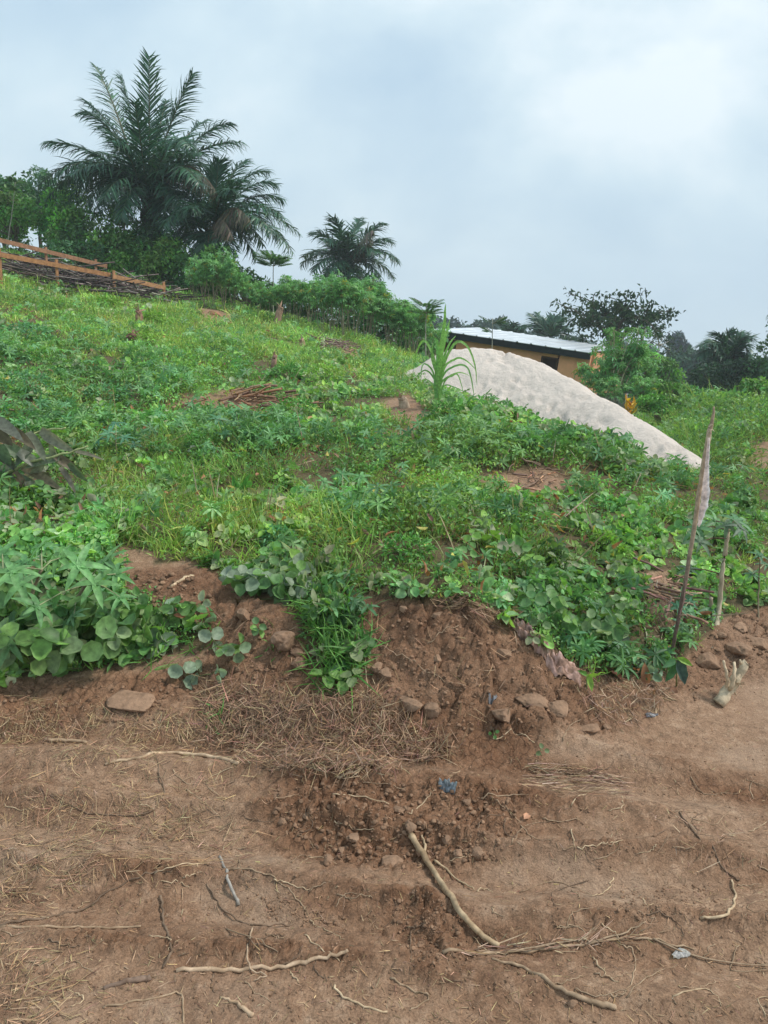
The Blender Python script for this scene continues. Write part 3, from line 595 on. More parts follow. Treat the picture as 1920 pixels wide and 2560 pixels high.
palm('second oil palm standing lower just right of the tallest one', (455, 512), 26,
     z1([(910, 500, .5), (1020, 498, .9), (1110, 545, 1.1), (1145, 600, 1.2), (1178, 660, 1.1), (1238, 800, 1.4), (1215, 880, 1.5), (1060, 905, 1.3), (770, 560, .7), (700, 640, 1.0), (680, 770, 1.2), (700, 860, 1.2), (1035, 745, 1.2, -2), (955, 800, .9, -2), (1120, 790, 1.3, -2), (960, 620, .8, -2), (880, 560, .5, 2), (1150, 720, 1.2, 2), (1010, 580, .8, -1.5), (1090, 850, 1.3, 1.5), (1180, 740, 1.3, -1.6), (760, 830, 1.2, 1), (850, 900, .8, -1), (960, 880, .9, -1.5), (790, 700, 1.0, -2), (1180, 830, 1.3, 2)]),
     2, .82, 66, .28, dead=(12, 13), wl=.038)
palm('isolated oil palm with drooping fronds rising behind the cassava row at the centre', (752, 578), 38,
     z1([(1385, 738, .6), (1490, 742, .4), (1585, 760, .8), (1622, 835, 1.0), (1650, 915, 1.1), (1632, 985, 1.2), (1585, 1010, 1.1), (1250, 935, 1.3), (1300, 800, .9), (1262, 900, 1.1, 2), (1340, 830, .8, -2), (1440, 800, .5, -2), (1545, 790, .6, -2), (1300, 960, 1.2, -2), (1560, 880, .9, -2), (1370, 960, 1.0, -2)]),
     5, .95, 54, .2, dead=(12,), wl=.055)
palm('small bluish oil palm showing behind the bushes at the far left', (112, 470), 34, [(88, 362, .5), (60, 420, .8), (18, 442, 1.0), (150, 390, .6), (45, 400, .9), (175, 430, .8), (25, 470, 1.1)], 3, .7, 40, .25, wl=.05)
palm('oil palm behind the house roof with upright feathery fronds', (1182, 742), 46, [(1147, 680, .5), (1162, 677, .3), (1178, 690, .3), (1199, 683, .6), (1216, 690, .9), (1230, 716, 1.1), (1240, 742, 1.1), (1130, 705, .9), (1165, 690, .3), (1205, 700, .8)], 3, .9, 34, .3, wl=.075)
palm('short oil palm with one drooping frond behind the middle of the house roof', (1108, 738), 47, [(1126, 708, .8), (1090, 702, .5), (1132, 722, 1.0), (1082, 718, .8), (1112, 698, .3)], 2, .8, 30, .25, wl=.075)
palm('dark oil palm among the trees at the right with a crown like a rosette', (1570, 795), 34, [(1512, 748, .9), (1530, 735, .6), (1552, 722, .4), (1575, 718, .3), (1597, 718, .6), (1615, 732, .9), (1618, 770, 1.3), (1505, 775, 1.3), (1500, 820, 1.6), (1625, 820, 1.6), (1545, 740, .4), (1590, 735, .5), (1520, 800, 1.4), (1560, 760, .3), (1610, 790, 1.2)], 8, .8, 44, .3, wl=.06)

# ------------------------------------------------------------------ bushes and trees
G_BUSH = [(.10, .23, .065), (.13, .28, .07), (.08, .19, .06), (.16, .32, .07)]
def bush(name, label, cat, u, v, D, ru, rv, n, ls, cols, group=None, lumps=14, fill=.68, mat=None, shape='rhomb', trunk_r=.06, seed=None, open_=0.0):
    C_ = P(u, v, D); rx = 1.18 * ru * D / FPX; rz = 1.22 * rv * D / FPX; ry = (rx + rz) / 2 * .8
    g = float(H(C_[0], C_[1])); root = thing(name, label, cat, (C_[0], C_[1], g), group); org = np.array(root.location)
    lc = rdir(lumps) * RNG.uniform(.35, .8, (lumps, 1)) ** .7; lr = RNG.uniform(.28, .5, lumps)
    k = RNG.integers(0, lumps, n); q = rdir(n, .25); rad = RNG.uniform(fill, 1.05, (n, 1))
    pos = lc[k] + q * rad * lr[k][:, None]; pos = pos * [rx, ry, rz] + C_
    keep = pos[:, 2] > H(pos[:, 0], pos[:, 1]) + .02; pos = pos[keep]; q = q[keep]; k = k[keep]; m = len(pos)
    d = norm(RNG.normal(size=(m, 3)) + q * .6 + [0, 0, -.25]); nrm = norm(q + rdir(m) * .7 + [0, 0, .5])
    lumpcol = pick(cols, lumps, .18)
    a = Acc(); a.leaves(pos, d, nrm, ls * RNG.uniform(.6, 1.3, m), ls * .5 * RNG.uniform(.7, 1.2, m), RNG.uniform(0, .4, m), lumpcol[k] * RNG.uniform(.7, 1.35, (m, 1)) * (1 + .1 * RNG.normal(size=(m, 3))).clip(.7, 1.3), shape)
    a.build('crown', mat or M_LEAF, root, org)
    t = Acc(); base = np.array([C_[0], C_[1], g - .1])
    hub = C_ - np.array([0, 0, rz * .45]); t.tube(wiggle([base, (base + hub) / 2 + RNG.normal(size=3) * .08, hub], .01, 3), np.linspace(trunk_r * 1.4, trunk_r, 7), (.16, .125, .09), 6)
    for j in range(lumps):
        e_ = lc[j] * [rx, ry, rz] + C_; t.tube(wiggle([hub, (hub + e_) / 2 + RNG.normal(size=3) * .1 * rx, e_], .01, 3), np.linspace(trunk_r * .6, trunk_r * .15, 7), (.15, .12, .085), 4)
    t.build('trunk' if cat == 'tree' else 'stems', M_BARK, root, org)
    return root
Dk_ = [(.075, .18, .06), (.09, .21, .07), (.06, .15, .06)]; Br_ = [(.13, .29, .07), (.17, .34, .075), (.11, .24, .06)]; Bl_ = [(.07, .17, .09), (.09, .20, .10), (.055, .14, .075)]
left_b = [
 (8, 445, 31, 55, 55, 2600, .22, Dk_, 'dark bushy tree cut by the left edge, above the upper rail', 'tree'),
 (85, 452, 32, 58, 55, 2600, .20, Bl_, 'bluish loose tree left of the tallest palm, behind the brighter bushes', 'tree'),
 (30, 485, 27, 65, 45, 2500, .17, Br_, 'bright green bush at the left edge just above the upper rail', 'bush'),
 (128, 475, 27, 50, 62, 3200, .17, G_BUSH, 'tall rounded green bush under the left fronds of the tallest palm', 'bush'),
 (185, 508, 26, 62, 52, 2800, .16, G_BUSH, 'wide leafy bush right behind the end of the upper rail', 'bush'),
 (165, 560, 25, 75, 32, 2500, .15, Dk_, 'low dark bush filling the gap behind the two long rails', 'bush'),
 (232, 548, 25.5, 45, 50, 2600, .16, Br_, 'light green bush between the palm trunk and the rail ends', 'bush'),
 (318, 530, 26.2, 26, 44, 1700, .15, Dk_, 'climbing bush wrapped round the base of the tallest palm', 'bush'),
 (288, 575, 25, 55, 38, 2600, .15, G_BUSH, 'green bush below the tallest palm, left of the last rail post', 'bush'),
 (365, 578, 25, 52, 50, 2900, .15, G_BUSH, 'green bush right of the last rail post under the two palms', 'bush'),
 (412, 600, 24.5, 42, 42, 2300, .15, Dk_, 'dark bush under the second palm', 'bush'),
 (390, 558, 27, 45, 32, 1500, .16, Dk_, 'dark scrubby bush between the two palm trunks', 'bush'),
 (468, 590, 24, 40, 45, 2300, .15, G_BUSH, 'bush at the right of the second palm trunk with leaves of mixed green', 'bush'),
 (530, 632, 24.5, 48, 38, 2400, .15, Dk_, 'dense bush behind the start of the cassava row', 'bush'),
 (700, 685, 25.5, 70, 36, 2600, .16, Dk_, 'dense dark bush behind the cassava below the isolated palm', 'bush'),
 (800, 712, 25.5, 65, 36, 2600, .16, Dk_, 'dense dark bush behind the cassava right of the isolated palm', 'bush'),
 (612, 662, 25.5, 52, 34, 2200, .16, Dk_, 'dense dark bush behind the cassava left of the isolated palm', 'bush'),
 (885, 742, 25.5, 52, 36, 1900, .16, G_BUSH, 'dense bush behind the right end of the cassava row near the roof', 'bush'),
 (262, 508, 26.2, 36, 48, 2200, .15, G_BUSH, 'green bush just left of the tallest palm trunk', 'bush'),
 (345, 535, 26.8, 40, 42, 2200, .15, Br_, 'light green bush just right of the tallest palm trunk', 'bush'),
 (752, 612, 37, 55, 26, 1500, .2, Dk_, 'dark scrub hiding the trunk of the isolated palm', 'bush'),
 (-90, 470, 28, 70, 60, 2200, .2, G_BUSH, 'green bush beyond the left edge of the upper rail', 'bush')]
for (u, v, D, ru, rv, n, ls, cols, lab, cat) in left_b:
    bush('leafy_tree' if cat == 'tree' else 'leafy_bush', lab, cat, u, v, D, ru, rv, n, ls, cols, 'bushes and trees along the top of the slope')
right_b = [
 (1432, 815, 24, 34, 30, 1500, .13, G_BUSH, 'rounded bush right of the tall cassava by the house end', 'bush'),
 (1662, 805, 30, 42, 50, 3200, .2, Dk_, 'large dark tree at the right edge standing taller than the palm beside it', 'tree'),
 (1722, 720, 30, 52, 80, 2600, .2, Dk_, 'tall dark tree whose branch tips enter at the right edge', 'tree'),
 (1565, 835, 31, 68, 50, 3600, .18, [(.02, .055, .028), (.03, .075, .035)], 'very dark thicket below the rosette-shaped palm', 'bush'),
 (1640, 850, 17, 40, 28, 1900, .10, [(.16, .32, .06), (.12, .26, .07)], 'bright yellow-green bush at the right edge below the dark trees', 'bush'),
 (1655, 900, 18, 36, 32, 1200, .11, Dk_, 'dark low bush under the bright yellow-green one at the right edge', 'bush'),
 (1500, 862, 26, 50, 22, 1500, .13, Dk_, 'low dark bush between the far woods and the weedy slope', 'bush'),
 (1445, 845, 20, 45, 22, 1700, .10, G_BUSH, 'low green bush behind the yellow-leaved shrub', 'bush'),
 (1530, 880, 17, 60, 20, 2000, .09, Br_, 'light green weedy bush left of the tall stake top', 'bush'),
 (1420, 878, 15.5, 50, 18, 1700, .08, Br_, 'light green weedy bush right of the yellow-leaved shrub', 'bush'),
 (1575, 905, 15, 50, 22, 1600, .08, G_BUSH, 'weedy bush behind the top of the stake', 'bush')]
for (u, v, D, ru, rv, n, ls, cols, lab, cat) in right_b:
    bush('leafy_tree' if cat == 'tree' else 'leafy_bush', lab, cat, u, v, D, ru, rv, n, ls, cols, 'bushes and trees beyond the sand pile')

def spreading_tree():
    D = 32; base = P(1338, 760, D); g = float(H(base[0], base[1])); root = thing('spreading_tree', 'open spreading tree with dark drooping leaf clusters behind the house end', 'tree', (base[0], base[1], g)); org = np.array(root.location)
    t = Acc(); fork = P(1330, 742, D); t.tube(wiggle([base * [1, 1, 0] + [0, 0, g - .2], base, fork], .02, 4), np.linspace(.2, .15, 9), (.07, .06, .05), 8)
    ends = [(1203, 655), (1228, 632), (1238, 672), (1255, 690), (1270, 650), (1250, 715), (1283, 668), (1300, 690), (1282, 640), (1310, 640), (1345, 652), (1352, 632), (1388, 632), (1380, 660), (1340, 680), (1320, 700), (1290, 720), (1262, 735), (1365, 690),
            (1405, 652), (1415, 680), (1395, 700), (1425, 705), (1450, 672), (1462, 672), (1440, 690), (1400, 722), (1375, 718), (1420, 728), (1310, 725), (1350, 712), (1215, 668), (1240, 700), (1330, 660), (1300, 662), (1362, 672), (1432, 722), (1390, 738), (1275, 700), (1228, 690), (1325, 690), (1342, 700), (1318, 712)]
    a = Acc(); hubs = [P(u, v, D + dd) for u, v, dd in ((1280, 700, -1), (1310, 680, 1), (1350, 680, -1), (1395, 690, .5), (1330, 700, 0))]
    for h_ in hubs: t.tube(wiggle([fork, (fork + h_) / 2 + [0, 0, .1], h_], .03, 4), np.linspace(.11, .05, 9), (.07, .06, .05), 5)
    for (u, v) in ends:
        e_ = P(u, v, D + RNG.uniform(-1.8, 1.8)); h_ = min(hubs, key=lambda q: np.linalg.norm(q - e_)); br = wiggle([h_, (h_ + e_) / 2 + [0, 0, .12], e_], .03, 4)
        t.tube(br, np.linspace(.035, .012, len(br)), (.075, .065, .05), 4)
        for f in (.35, .6, .85, 1.0):
            c = br[int(f * (len(br) - 1))]; n = 12; pos = c + RNG.normal(size=(n, 3)) * [.16, .16, .10]
            a.leaves(pos, rdir(n, -.5), rdir(n, .9), RNG.uniform(.18, .30, n), .10, .3, pick([(.028, .06, .035), (.04, .08, .04), (.055, .09, .045)], n), 'rhomb')
    a.build('crown', M_FAR, root, org); t.build('trunk', M_BARK, root, org)
spreading_tree()
def pale_trunk_tree():
    D = 27; b = P(1414, 800, D); g = float(H(b[0], b[1])); root = thing('slender_tree', 'slender tree with a thin pale trunk and sparse twigs right of the tall cassava', 'tree', (b[0], b[1], g)); org = np.array(root.location)
    t = Acc(); top = P(1424, 745, D); t.tube(wiggle([[b[0], b[1], g - .1], b, (b + top) / 2 + [.03, 0, 0], top], .006, 4), np.linspace(.06, .03, 13), (.42, .40, .36), 6); a = Acc()
    for (u, v) in ((1405, 735), (1418, 722), (1432, 728), (1445, 738), (1440, 752), (1400, 750), (1450, 757), (1430, 742)):
        e_ = P(u, v, D + RNG.uniform(-.8, .8)); t.tube(wiggle([top, (top + e_) / 2, e_], .01, 3), np.linspace(.02, .008, 7), (.35, .33, .28), 4)
        n = 40; a.leaves(e_ + RNG.normal(size=(n, 3)) * .15, rdir(n), rdir(n, .8), RNG.uniform(.07, .13, n), .05, .2, pick([(.05, .08, .05), (.07, .10, .06)], n), 'rhomb')
    a.build('crown', M_FAR, root, org); t.build('trunk', M_BARK, root, org)
pale_trunk_tree()
bush('round_tree', 'distant bluish round-topped tree rising above the far woods', 'tree', 1462, 752, 85, 26, 24, 1500, .5, [(.05, .085, .09), (.06, .10, .10)], None, 10, .5, M_FAR, trunk_r=.25)
def far_woods(name, label, spots, cols, n, ls):
    a = Acc()
    for (u, v, D, ru, rv) in spots:
        C_ = P(u, v, D); r_ = np.array([ru * D / FPX, ru * D / FPX, rv * D / FPX]); q = rdir(n, .4); pos = C_ + q * r_ * RNG.uniform(.75, 1.08, (n, 1)) + RNG.normal(size=(n, 3)) * ls * .4
        a.leaves(pos, rdir(n), norm(q + rdir(n) * .6), ls * RNG.uniform(.6, 1.3, n), ls * .6, .2, pick(cols, 1, .12) * RNG.uniform(.65, 1.35, (n, 1)), 'rhomb')
    o = a.build(name, M_FAR); o['kind'] = 'stuff'; o['label'] = label; o['category'] = 'woods'
sp = []
for i in range(130):
    u = RNG.uniform(1350, 1720); D = RNG.uniform(58, 105); vt = np.interp(u, [1350, 1440, 1500, 1560, 1720], [752, 765, 760, 772, 775]); sp.append((u, vt + 14 + RNG.uniform(0, 1) ** 1.2 * 85, D, RNG.uniform(12, 22), RNG.uniform(9, 15)))
far_woods('distant_woods', 'dark bluish green woods filling the valley at the right', sp, [(.03, .08, .045), (.04, .10, .05), (.05, .115, .055)], 260, .55)
sp = []
for i in range(70):
    u = RNG.uniform(930, 1400); D = RNG.uniform(80, 115); vt = np.interp(u, [930, 990, 1040, 1080, 1130, 1250, 1400], [690, 685, 697, 692, 712, 735, 750]); sp.append((u, vt + 8 + RNG.uniform(0, 1) * 50, D, RNG.uniform(14, 24), RNG.uniform(8, 12)))
far_woods('distant_tree_line', 'hazy blue-green tree line showing above the house roof', sp, [(.045, .085, .07), (.055, .10, .08)], 240, .6)

# ------------------------------------------------------------------ plant builders
def whorl(a, pos, nleaf, L, W, col, tilt=None, curl=.35, shape='lance', spread=2 * math.pi, up=None):
    """palmate leaves: nleaf leaflets round each point"""
    pos = np.atleast_2d(pos); m = len(pos); up = rdir(m, 1.6) if up is None else np.atleast_2d(up)
    ref = norm(np.cross(up, rdir(m))); bi = np.cross(up, ref)
    L = np.broadcast_to(L, (m,)); W = np.broadcast_to(W, (m,)); col = np.broadcast_to(col, (m, 3))
    for k in range(nleaf):
        an = k / nleaf * spread + RNG.normal(size=m) * .08; d = ref * np.cos(an)[:, None] + bi * np.sin(an)[:, None]
        sz = 1 - .35 * abs(math.cos(math.pi * k / nleaf)) if spread < 6 else 1 - .25 * (k % nleaf == 0)
        a.leaves(pos, d + up * .12, up, L * sz * RNG.uniform(.85, 1.1, m), W * sz, curl + RNG.normal(size=m) * .1, col * RNG.uniform(.9, 1.12, (m, 1)), shape)
def cassava_parts(h, nst, leafs, lscale=1.0, spread=.35, stemcol=(.30, .25, .17), pet=(.2, .1, .07), cols=((.17, .37, .13), (.21, .43, .14), (.14, .32, .12)), sr=.014, top=.55, yellow=.04):
    st = Acc(); lf = Acc()
    for s in range(nst):
        an = s / nst * 6.28 + RNG.uniform(0, 1.5); lean = RNG.uniform(.3, 1) * spread; d = np.array([math.cos(an) * lean, math.sin(an) * lean, 1])
        fk = d * h * RNG.uniform(.5, .65); p = wiggle([[0, 0, -.05], fk * .5 + RNG.normal(size=3) * .02 * h, fk], .004, 4); st.tube(p, np.linspace(sr, sr * .75, len(p)), stemcol, 6, .06)
        for b in range(int(RNG.integers(1, 3)) if nst > 1 else 2):
            a2 = an + RNG.uniform(-1.3, 1.3); tip = fk + np.array([math.cos(a2) * .22 * h * spread * 2, math.sin(a2) * .22 * h * spread * 2, h * RNG.uniform(.30, .42)])
            q = wiggle([fk, (fk + tip) / 2 + RNG.normal(size=3) * .02 * h, tip], .003, 4); st.tube(q, np.linspace(sr * .7, sr * .3, len(q)), np.array(stemcol) * .9, 5)
            k = leafs; f = RNG.uniform(1 - top * 2, 1, k) ** .8; base = np.stack([np.interp(f.clip(0, 1), np.linspace(0, 1, len(q)), q[:, i]) for i in range(3)], -1)
            low = f < .0; az = RNG.uniform(0, 6.28, k); el = RNG.uniform(-.1, .7, k); pl = RNG.uniform(.14, .26, k) * lscale * (1.15 - .5 * f)
            e = base + pl[:, None] * np.stack([np.cos(az) * np.cos(el), np.sin(az) * np.cos(el), np.sin(el)], -1)
            for i in range(k): st.tube([base[i], (base[i] + e[i]) / 2 + [0, 0, .01], e[i]], [.0025 * lscale, .002 * lscale, .0018 * lscale], pet, 3, cap=False)
            c = pick(cols, k, .15); yl = RNG.random(k) < yellow; c[yl] = (.36, .34, .07)
            whorl(lf, e, 6, .125 * lscale * RNG.uniform(.8, 1.2, k), .034 * lscale, c, up=norm(rdir(k, 1.8) + (e - base) * 1.5), curl=.45)
    return st, lf
def place_copy(root, loc, rz, sc, label=None):
    r = root.copy(); COL.objects.link(r); r.location = loc; r.rotation_euler = (0, 0, rz); r.scale = (sc, sc, sc)
    if label: r['label'] = label
    for ch in root.children:
        c = ch.copy(); COL.objects.link(c); c.parent = r
    return r
# cassava row: six plants built, the rest copies
protos = []
for i in range(6):
    r = thing('cassava_plant', '', 'plant', (0, 0, 0), 'cassava plants in the row along the top of the slope')
    s, l = cassava_parts(1.9, [3, 4, 3, 5, 4, 3][i], 28, 1.3, .28, yellow=.04); s.build('stem', M_BARK, r); l.build('leaves', M_LEAF, r); protos.append(r)
row = []
for i in range(46):
    u = 415 + (i % 23) * 23.2 + RNG.uniform(-8, 8); back = i // 23
    vb = np.interp(u, [400, 480, 560, 640, 700, 760, 830, 890, 950], [640, 665, 692, 705, 722, 738, 752, 768, 778]) - back * 8
    p = hit(u, vb)[0]; D = min(p[1], 21 + 1.6 * back); q = P(u, vb, max(D, 18.5 + 1.8 * back)); row.append((u, q[0], q[1], back))
spots_txt = {0: 'at the left start of the row, beside the last rail post', 22: 'at the right end of the row, next to the house roof'}
for i, (u, x, y, back) in enumerate(row):
    tv = np.interp(u, [415, 470, 520, 560, 600, 700, 780, 850, 900, 950], [565, 545, 590, 612, 608, 592, 608, 638, 662, 712]) + (0 if back else 12) + RNG.uniform(-8, 10)
    z = float(H(x, y)); zt = P(u, tv, y)[2]; sc = float(np.clip((zt - z) / 1.95, .45, 1.35))
    lab = 'tall cassava plant among the others in the row below the palms' if u < 640 else 'tall cassava plant among the others in the dense right half of the row'
    if i in spots_txt and back == 0: lab = 'cassava plant ' + spots_txt[i]
    if i < 6: r = protos[i]; r.location = (x, y, z); r.rotation_euler = (0, 0, RNG.uniform(0, 6)); r.scale = (sc,) * 3; r['label'] = lab
    else: place_copy(protos[int(RNG.integers(0, 6))], (x, y, z), RNG.uniform(0, 6.28), sc, lab)
# cassava by the end of the house
for (u, D, tv, k, lab) in ((1335, 19.5, 735, 3, 'tall spreading cassava with many pale stems at the right end of the house'), (1290, 21.5, 775, 1, 'smaller cassava just right of the corner of the house wall'), (1385, 20, 765, 2, 'cassava between the tall spreading one and the pale-trunked tree'),
                           (1300, 19, 800, 4, 'low cassava in front of the house corner behind the sand pile'), (1395, 18, 812, 5, 'low cassava before the woods, right of the tall spreading one'), (1350, 20.5, 740, 0, 'cassava right behind the tall spreading one'), (1345, 18, 818, 1, 'short cassava under the tall spreading one')):
    q = P(u, 800, D); z = float(H(q[0], q[1])); zt = P(u, tv, D)[2]; r = place_copy(protos[k], (q[0], q[1], z), RNG.uniform(0, 6), float((zt - z) / 1.95) * 1.0, lab); r['group'] = 'cassava plants by the house'
q = P(1338, 800, 19.4); r = thing('cassava_plant', 'light green crown of a many-stemmed cassava shading the house end', 'plant', (q[0], q[1], float(H(q[0], q[1]))), 'cassava plants by the house')
s, l = cassava_parts(2.5, 8, 15, 1.0, .24, (.42, .36, .24), cols=((.12, .29, .08), (.16, .34, .09), (.10, .25, .08)), sr=.02, yellow=.03); s.build('stem', M_BARK, r); l.build('leaves', M_LEAF, r)
# papaya-like shoot before the roof, and two thin saplings on the left skyline
def sapling(label, u, v0, v1, D, n, L, cols, name='sapling', lean=0):
    b = P(u, v0, D); g = float(H(b[0], b[1])); b[2] = min(b[2], g + 3) if abs(b[2] - g) < 3 else g; top = P(u + lean, v1, D)
    r = thing(name, label, 'tree', (b[0], b[1], g)); org = np.array(r.location); s = Acc(); l = Acc(); base = np.array([b[0], b[1], g - .05])
    pts = wiggle([base, (base + top) / 2 + RNG.normal(size=3) * .03, top], .004, 5); s.tube(pts, np.linspace(.022, .01, len(pts)), (.33, .31, .25), 5)
    for i in range(n):
        f = RNG.uniform(.8, 1); st_ = pts[int(f * (len(pts) - 1))]; az = RNG.uniform(0, 6.28); e = st_ + L * np.array([math.cos(az), math.sin(az) * .8, RNG.uniform(.1, .6)]); s.tube([st_, (st_ + e) / 2 + [0, 0, .04], e], [.008, .006, .005], (.2, .2, .1), 3)
        ff = np.linspace(.3, 1, 9)[:, None]; pp = st_ + (e - st_) * ff; d = norm(e - st_); sd_ = norm(np.cross(d, [0, 0, 1.]))
        for sg in (-1, 1): l.leaves(pp, d * .5 + sd_ * sg, [0, 0, 1], L * .35, L * .12, .3, pick(cols, 9), 'rhomb')
    s.build('stem', M_BARK, r, org); l.build('leaves', M_LEAF, r, org)
sapling('thin sapling with an umbrella of leaves standing before the house roof', 1064, 760, 688, 22, 9, .38, [(.05, .12, .06), (.07, .15, .06)])
sapling('feathery sapling above the cassava, between the second and the isolated palm', 590, 680, 552, 24, 22, .55, [(.09, .20, .09), (.12, .24, .10)])
sapling('thin leaning sapling with one feathery plume at the far left skyline', 8, 520, 385, 26, 7, .5, [(.09, .18, .09), (.07, .15, .07)], lean=26)
sapling('leafy shoot rising at the right end of the cassava row', 922, 760, 655, 20, 16, .42, [(.08, .19, .08), (.11, .23, .08)])

# croton-like yellow shrub
q = hit(1362, 866)[0]; q = P(1360, 880, 14.5); q[2] = float(H(q[0], q[1])); top = P(1360, 842, 14.5)[2]
r = thing('yellow_shrub', 'small shrub with upright orange-yellow leaves over dark ones beyond the sand pile', 'shrub', tuple(q)); a = Acc(); n = 30; hh = top - q[2]
pos = np.stack([q[0] + RNG.normal(size=n) * .05, q[1] + RNG.normal(size=n) * .05, q[2] + RNG.uniform(.35, .75, n) * hh], -1); a.leaves(pos, rdir(n, 1.6), rdir(n), RNG.uniform(.14, .24, n), .07, .2, pick([(.62, .36, .03), (.55, .25, .03), (.60, .42, .05)], n), 'ovate')
n = 26; pos = np.stack([q[0] + RNG.normal(size=n) * .06, q[1] + RNG.normal(size=n) * .06, q[2] + RNG.uniform(.2, .5, n) * hh], -1); a.leaves(pos, rdir(n, .5), rdir(n, 1), RNG.uniform(.12, .2, n), .06, .2, pick([(.07, .02, .02), (.12, .04, .02), (.05, .06, .02)], n), 'ovate')
a.build('leaves', M_LEAF, r, np.array(r.location)); a = Acc(); a.tube([[q[0], q[1], q[2] - .05], [q[0] + .01, q[1], q[2] + hh * .7]], [.014, .008], (.15, .1, .07), 5); a.build('stem', M_BARK, r, np.array(r.location))

# ------------------------------------------------------------------ ground cover (nobody could count it)
def scatter(n, y0, y1, k=1.4, wide=.78):
    """world-space points on the slope; density falls off with distance"""
    # pdf in y ~ y^(1-k)
    e = 2 - k; uu = RNG.random(n); y = (y0 ** e + uu * (y1 ** e - y0 ** e)) ** (1 / e)
    x = RNG.uniform(-1, 1, n) * (wide * y + 1.1); return x, y
def in_green(x, y):
    z = H(x, y); g_, u, v = green(x, y, z, np.where(y < 4.5, np.where(x > -.1, -6, 22), 0)); bad = np.zeros(x.shape, bool)
    jit = 10 * fbm(x * 3, y * 3, 2, 5)
    for b_ in BARE: bad |= in_poly(u + jit, v + jit, b_) & (RNG.random(x.shape) < .96)
    ok = g_ & ~bad & ~pile_mask(x, y)
    return ok, z, u, v
x, y = scatter(60000, 2.7, 36, 1.55); ok, z, u, v = in_green(x, y); thin = fbm(x * 1.3, y * 1.3, 3, 515); ok &= ~((thin > .24) & (RNG.random(len(x)) < .8) & (y > 3.4)); x, y, z, u, v = x[ok], y[ok], z[ok], u[ok], v[ok]
pn = fbm(x * 1.1, y * 1.1, 3, 201); pn2 = fbm(x * .55 + 9, y * .55, 3, 211); pn3 = fbm(x * 2.2, y * 2.2, 2, 221)
n = len(x)
# leaning of the mix by place: grass / vine / herb / palmate seedlings
wg = .9 + 1.6 * pn + 2.6 * in_poly(u, v, [(0, 600), (250, 590), (900, 740), (880, 820), (600, 800), (300, 760), (0, 720)]) + 1.8 * in_poly(u, v, [(180, 960), (460, 950), (760, 1130), (760, 1300), (500, 1250), (200, 1170)]) + .9 * in_poly(u, v, [(1350, 1000), (1700, 1000), (1700, 1200), (1420, 1150)])
wv = .15 - 1.0 * pn2 + 1.7 * in_poly(u, v, [(900, 840), (1200, 860), (1450, 980), (1400, 1060), (1150, 960), (900, 930)]) + 1.2 * in_poly(u, v, [(-300, 1080), (250, 1080), (300, 1500), (-300, 1550)]) + .15 * in_poly(u, v, [(950, 1180), (1450, 1150), (1450, 1470), (1150, 1400), (950, 1330)]) + .6 * in_poly(u, v, [(450, 1180), (700, 1200), (680, 1330), (450, 1300)])
wh = 1.7 + 1.0 * pn3 + 0 * u
wp = .06 + .5 * np.maximum(0, pn2 + .1) + .5 * in_poly(u, v, [(0, 700), (350, 720), (350, 1000), (0, 1000)]) + .8 * in_poly(u, v, [(400, 880), (600, 880), (640, 1000), (430, 1000)])
W_ = np.clip(np.stack([wg, wv, wh, wp], -1), .02, 9); W_ /= W_.sum(1, keepdims=True); kind = (RNG.random(n)[:, None] > np.cumsum(W_, 1)).sum(1).clip(0, 3)
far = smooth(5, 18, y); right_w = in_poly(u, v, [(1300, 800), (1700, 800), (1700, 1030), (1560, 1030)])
edge_m = .5 + .5 * smooth(0, 60, np.where(green(x, y, z, 80)[0], 60, 0) + 0 * x)
big = (.62 + .5 * pn2.clip(-.8, 1)) * np.where(y < 5, edge_m, 1) * np.where(in_poly(u, v, [(1350, 900), (1700, 900), (1700, 1130), (1350, 1100)]) & (y < 8), .6, 1) * (1 + 1.3 * right_w) * (1 + .4 * far)
lf_d = 1 + .075 * np.clip(y - 4, 0, 22)                       # leaves merge into bigger flecks far away
ACC = {k: Acc() for k in ('g', 'v', 'h', 'p', 's')}
tone = (1 + .28 * fbm(x * .7, y * .7, 3, 301))[:, None] * (1 + .32 * fbm(x * 2.6, y * 2.6, 2, 305))[:, None]
warm = smooth(-.2, .6, fbm(x * .8 + 4, y * .8, 3, 311))[:, None]
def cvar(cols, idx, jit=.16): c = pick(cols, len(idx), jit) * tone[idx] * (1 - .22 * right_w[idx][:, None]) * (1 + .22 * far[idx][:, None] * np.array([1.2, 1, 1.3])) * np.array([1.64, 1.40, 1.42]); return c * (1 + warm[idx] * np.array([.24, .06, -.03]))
# grass
gi = np.where(kind == 0)[0]
for rep in range(15):
    i = gi; m = len(i); r_ = .05 * lf_d[i] * big[i] * (1 + .3 * rep / 15)
    p = np.stack([x[i] + RNG.normal(size=m) * r_, y[i] + RNG.normal(size=m) * r_, z[i]], -1); L = RNG.uniform(.07, .26, m) * big[i] * (1 + .5 * in_poly(u[i], v[i], [(180, 960), (480, 950), (800, 1130), (800, 1330), (500, 1270), (200, 1170)])) * (1 + .4 * far[i])
    ACC['g'].leaves(p, rdir(m, 1.25), rdir(m), L, np.maximum(.0055, .00085 * y[i]) * RNG.uniform(.7, 1.3, m), RNG.uniform(.1, .9, m), cvar([(.13, .27, .055), (.17, .33, .07), (.10, .22, .05), (.15, .28, .07), (.22, .30, .10)], i), 'blade')
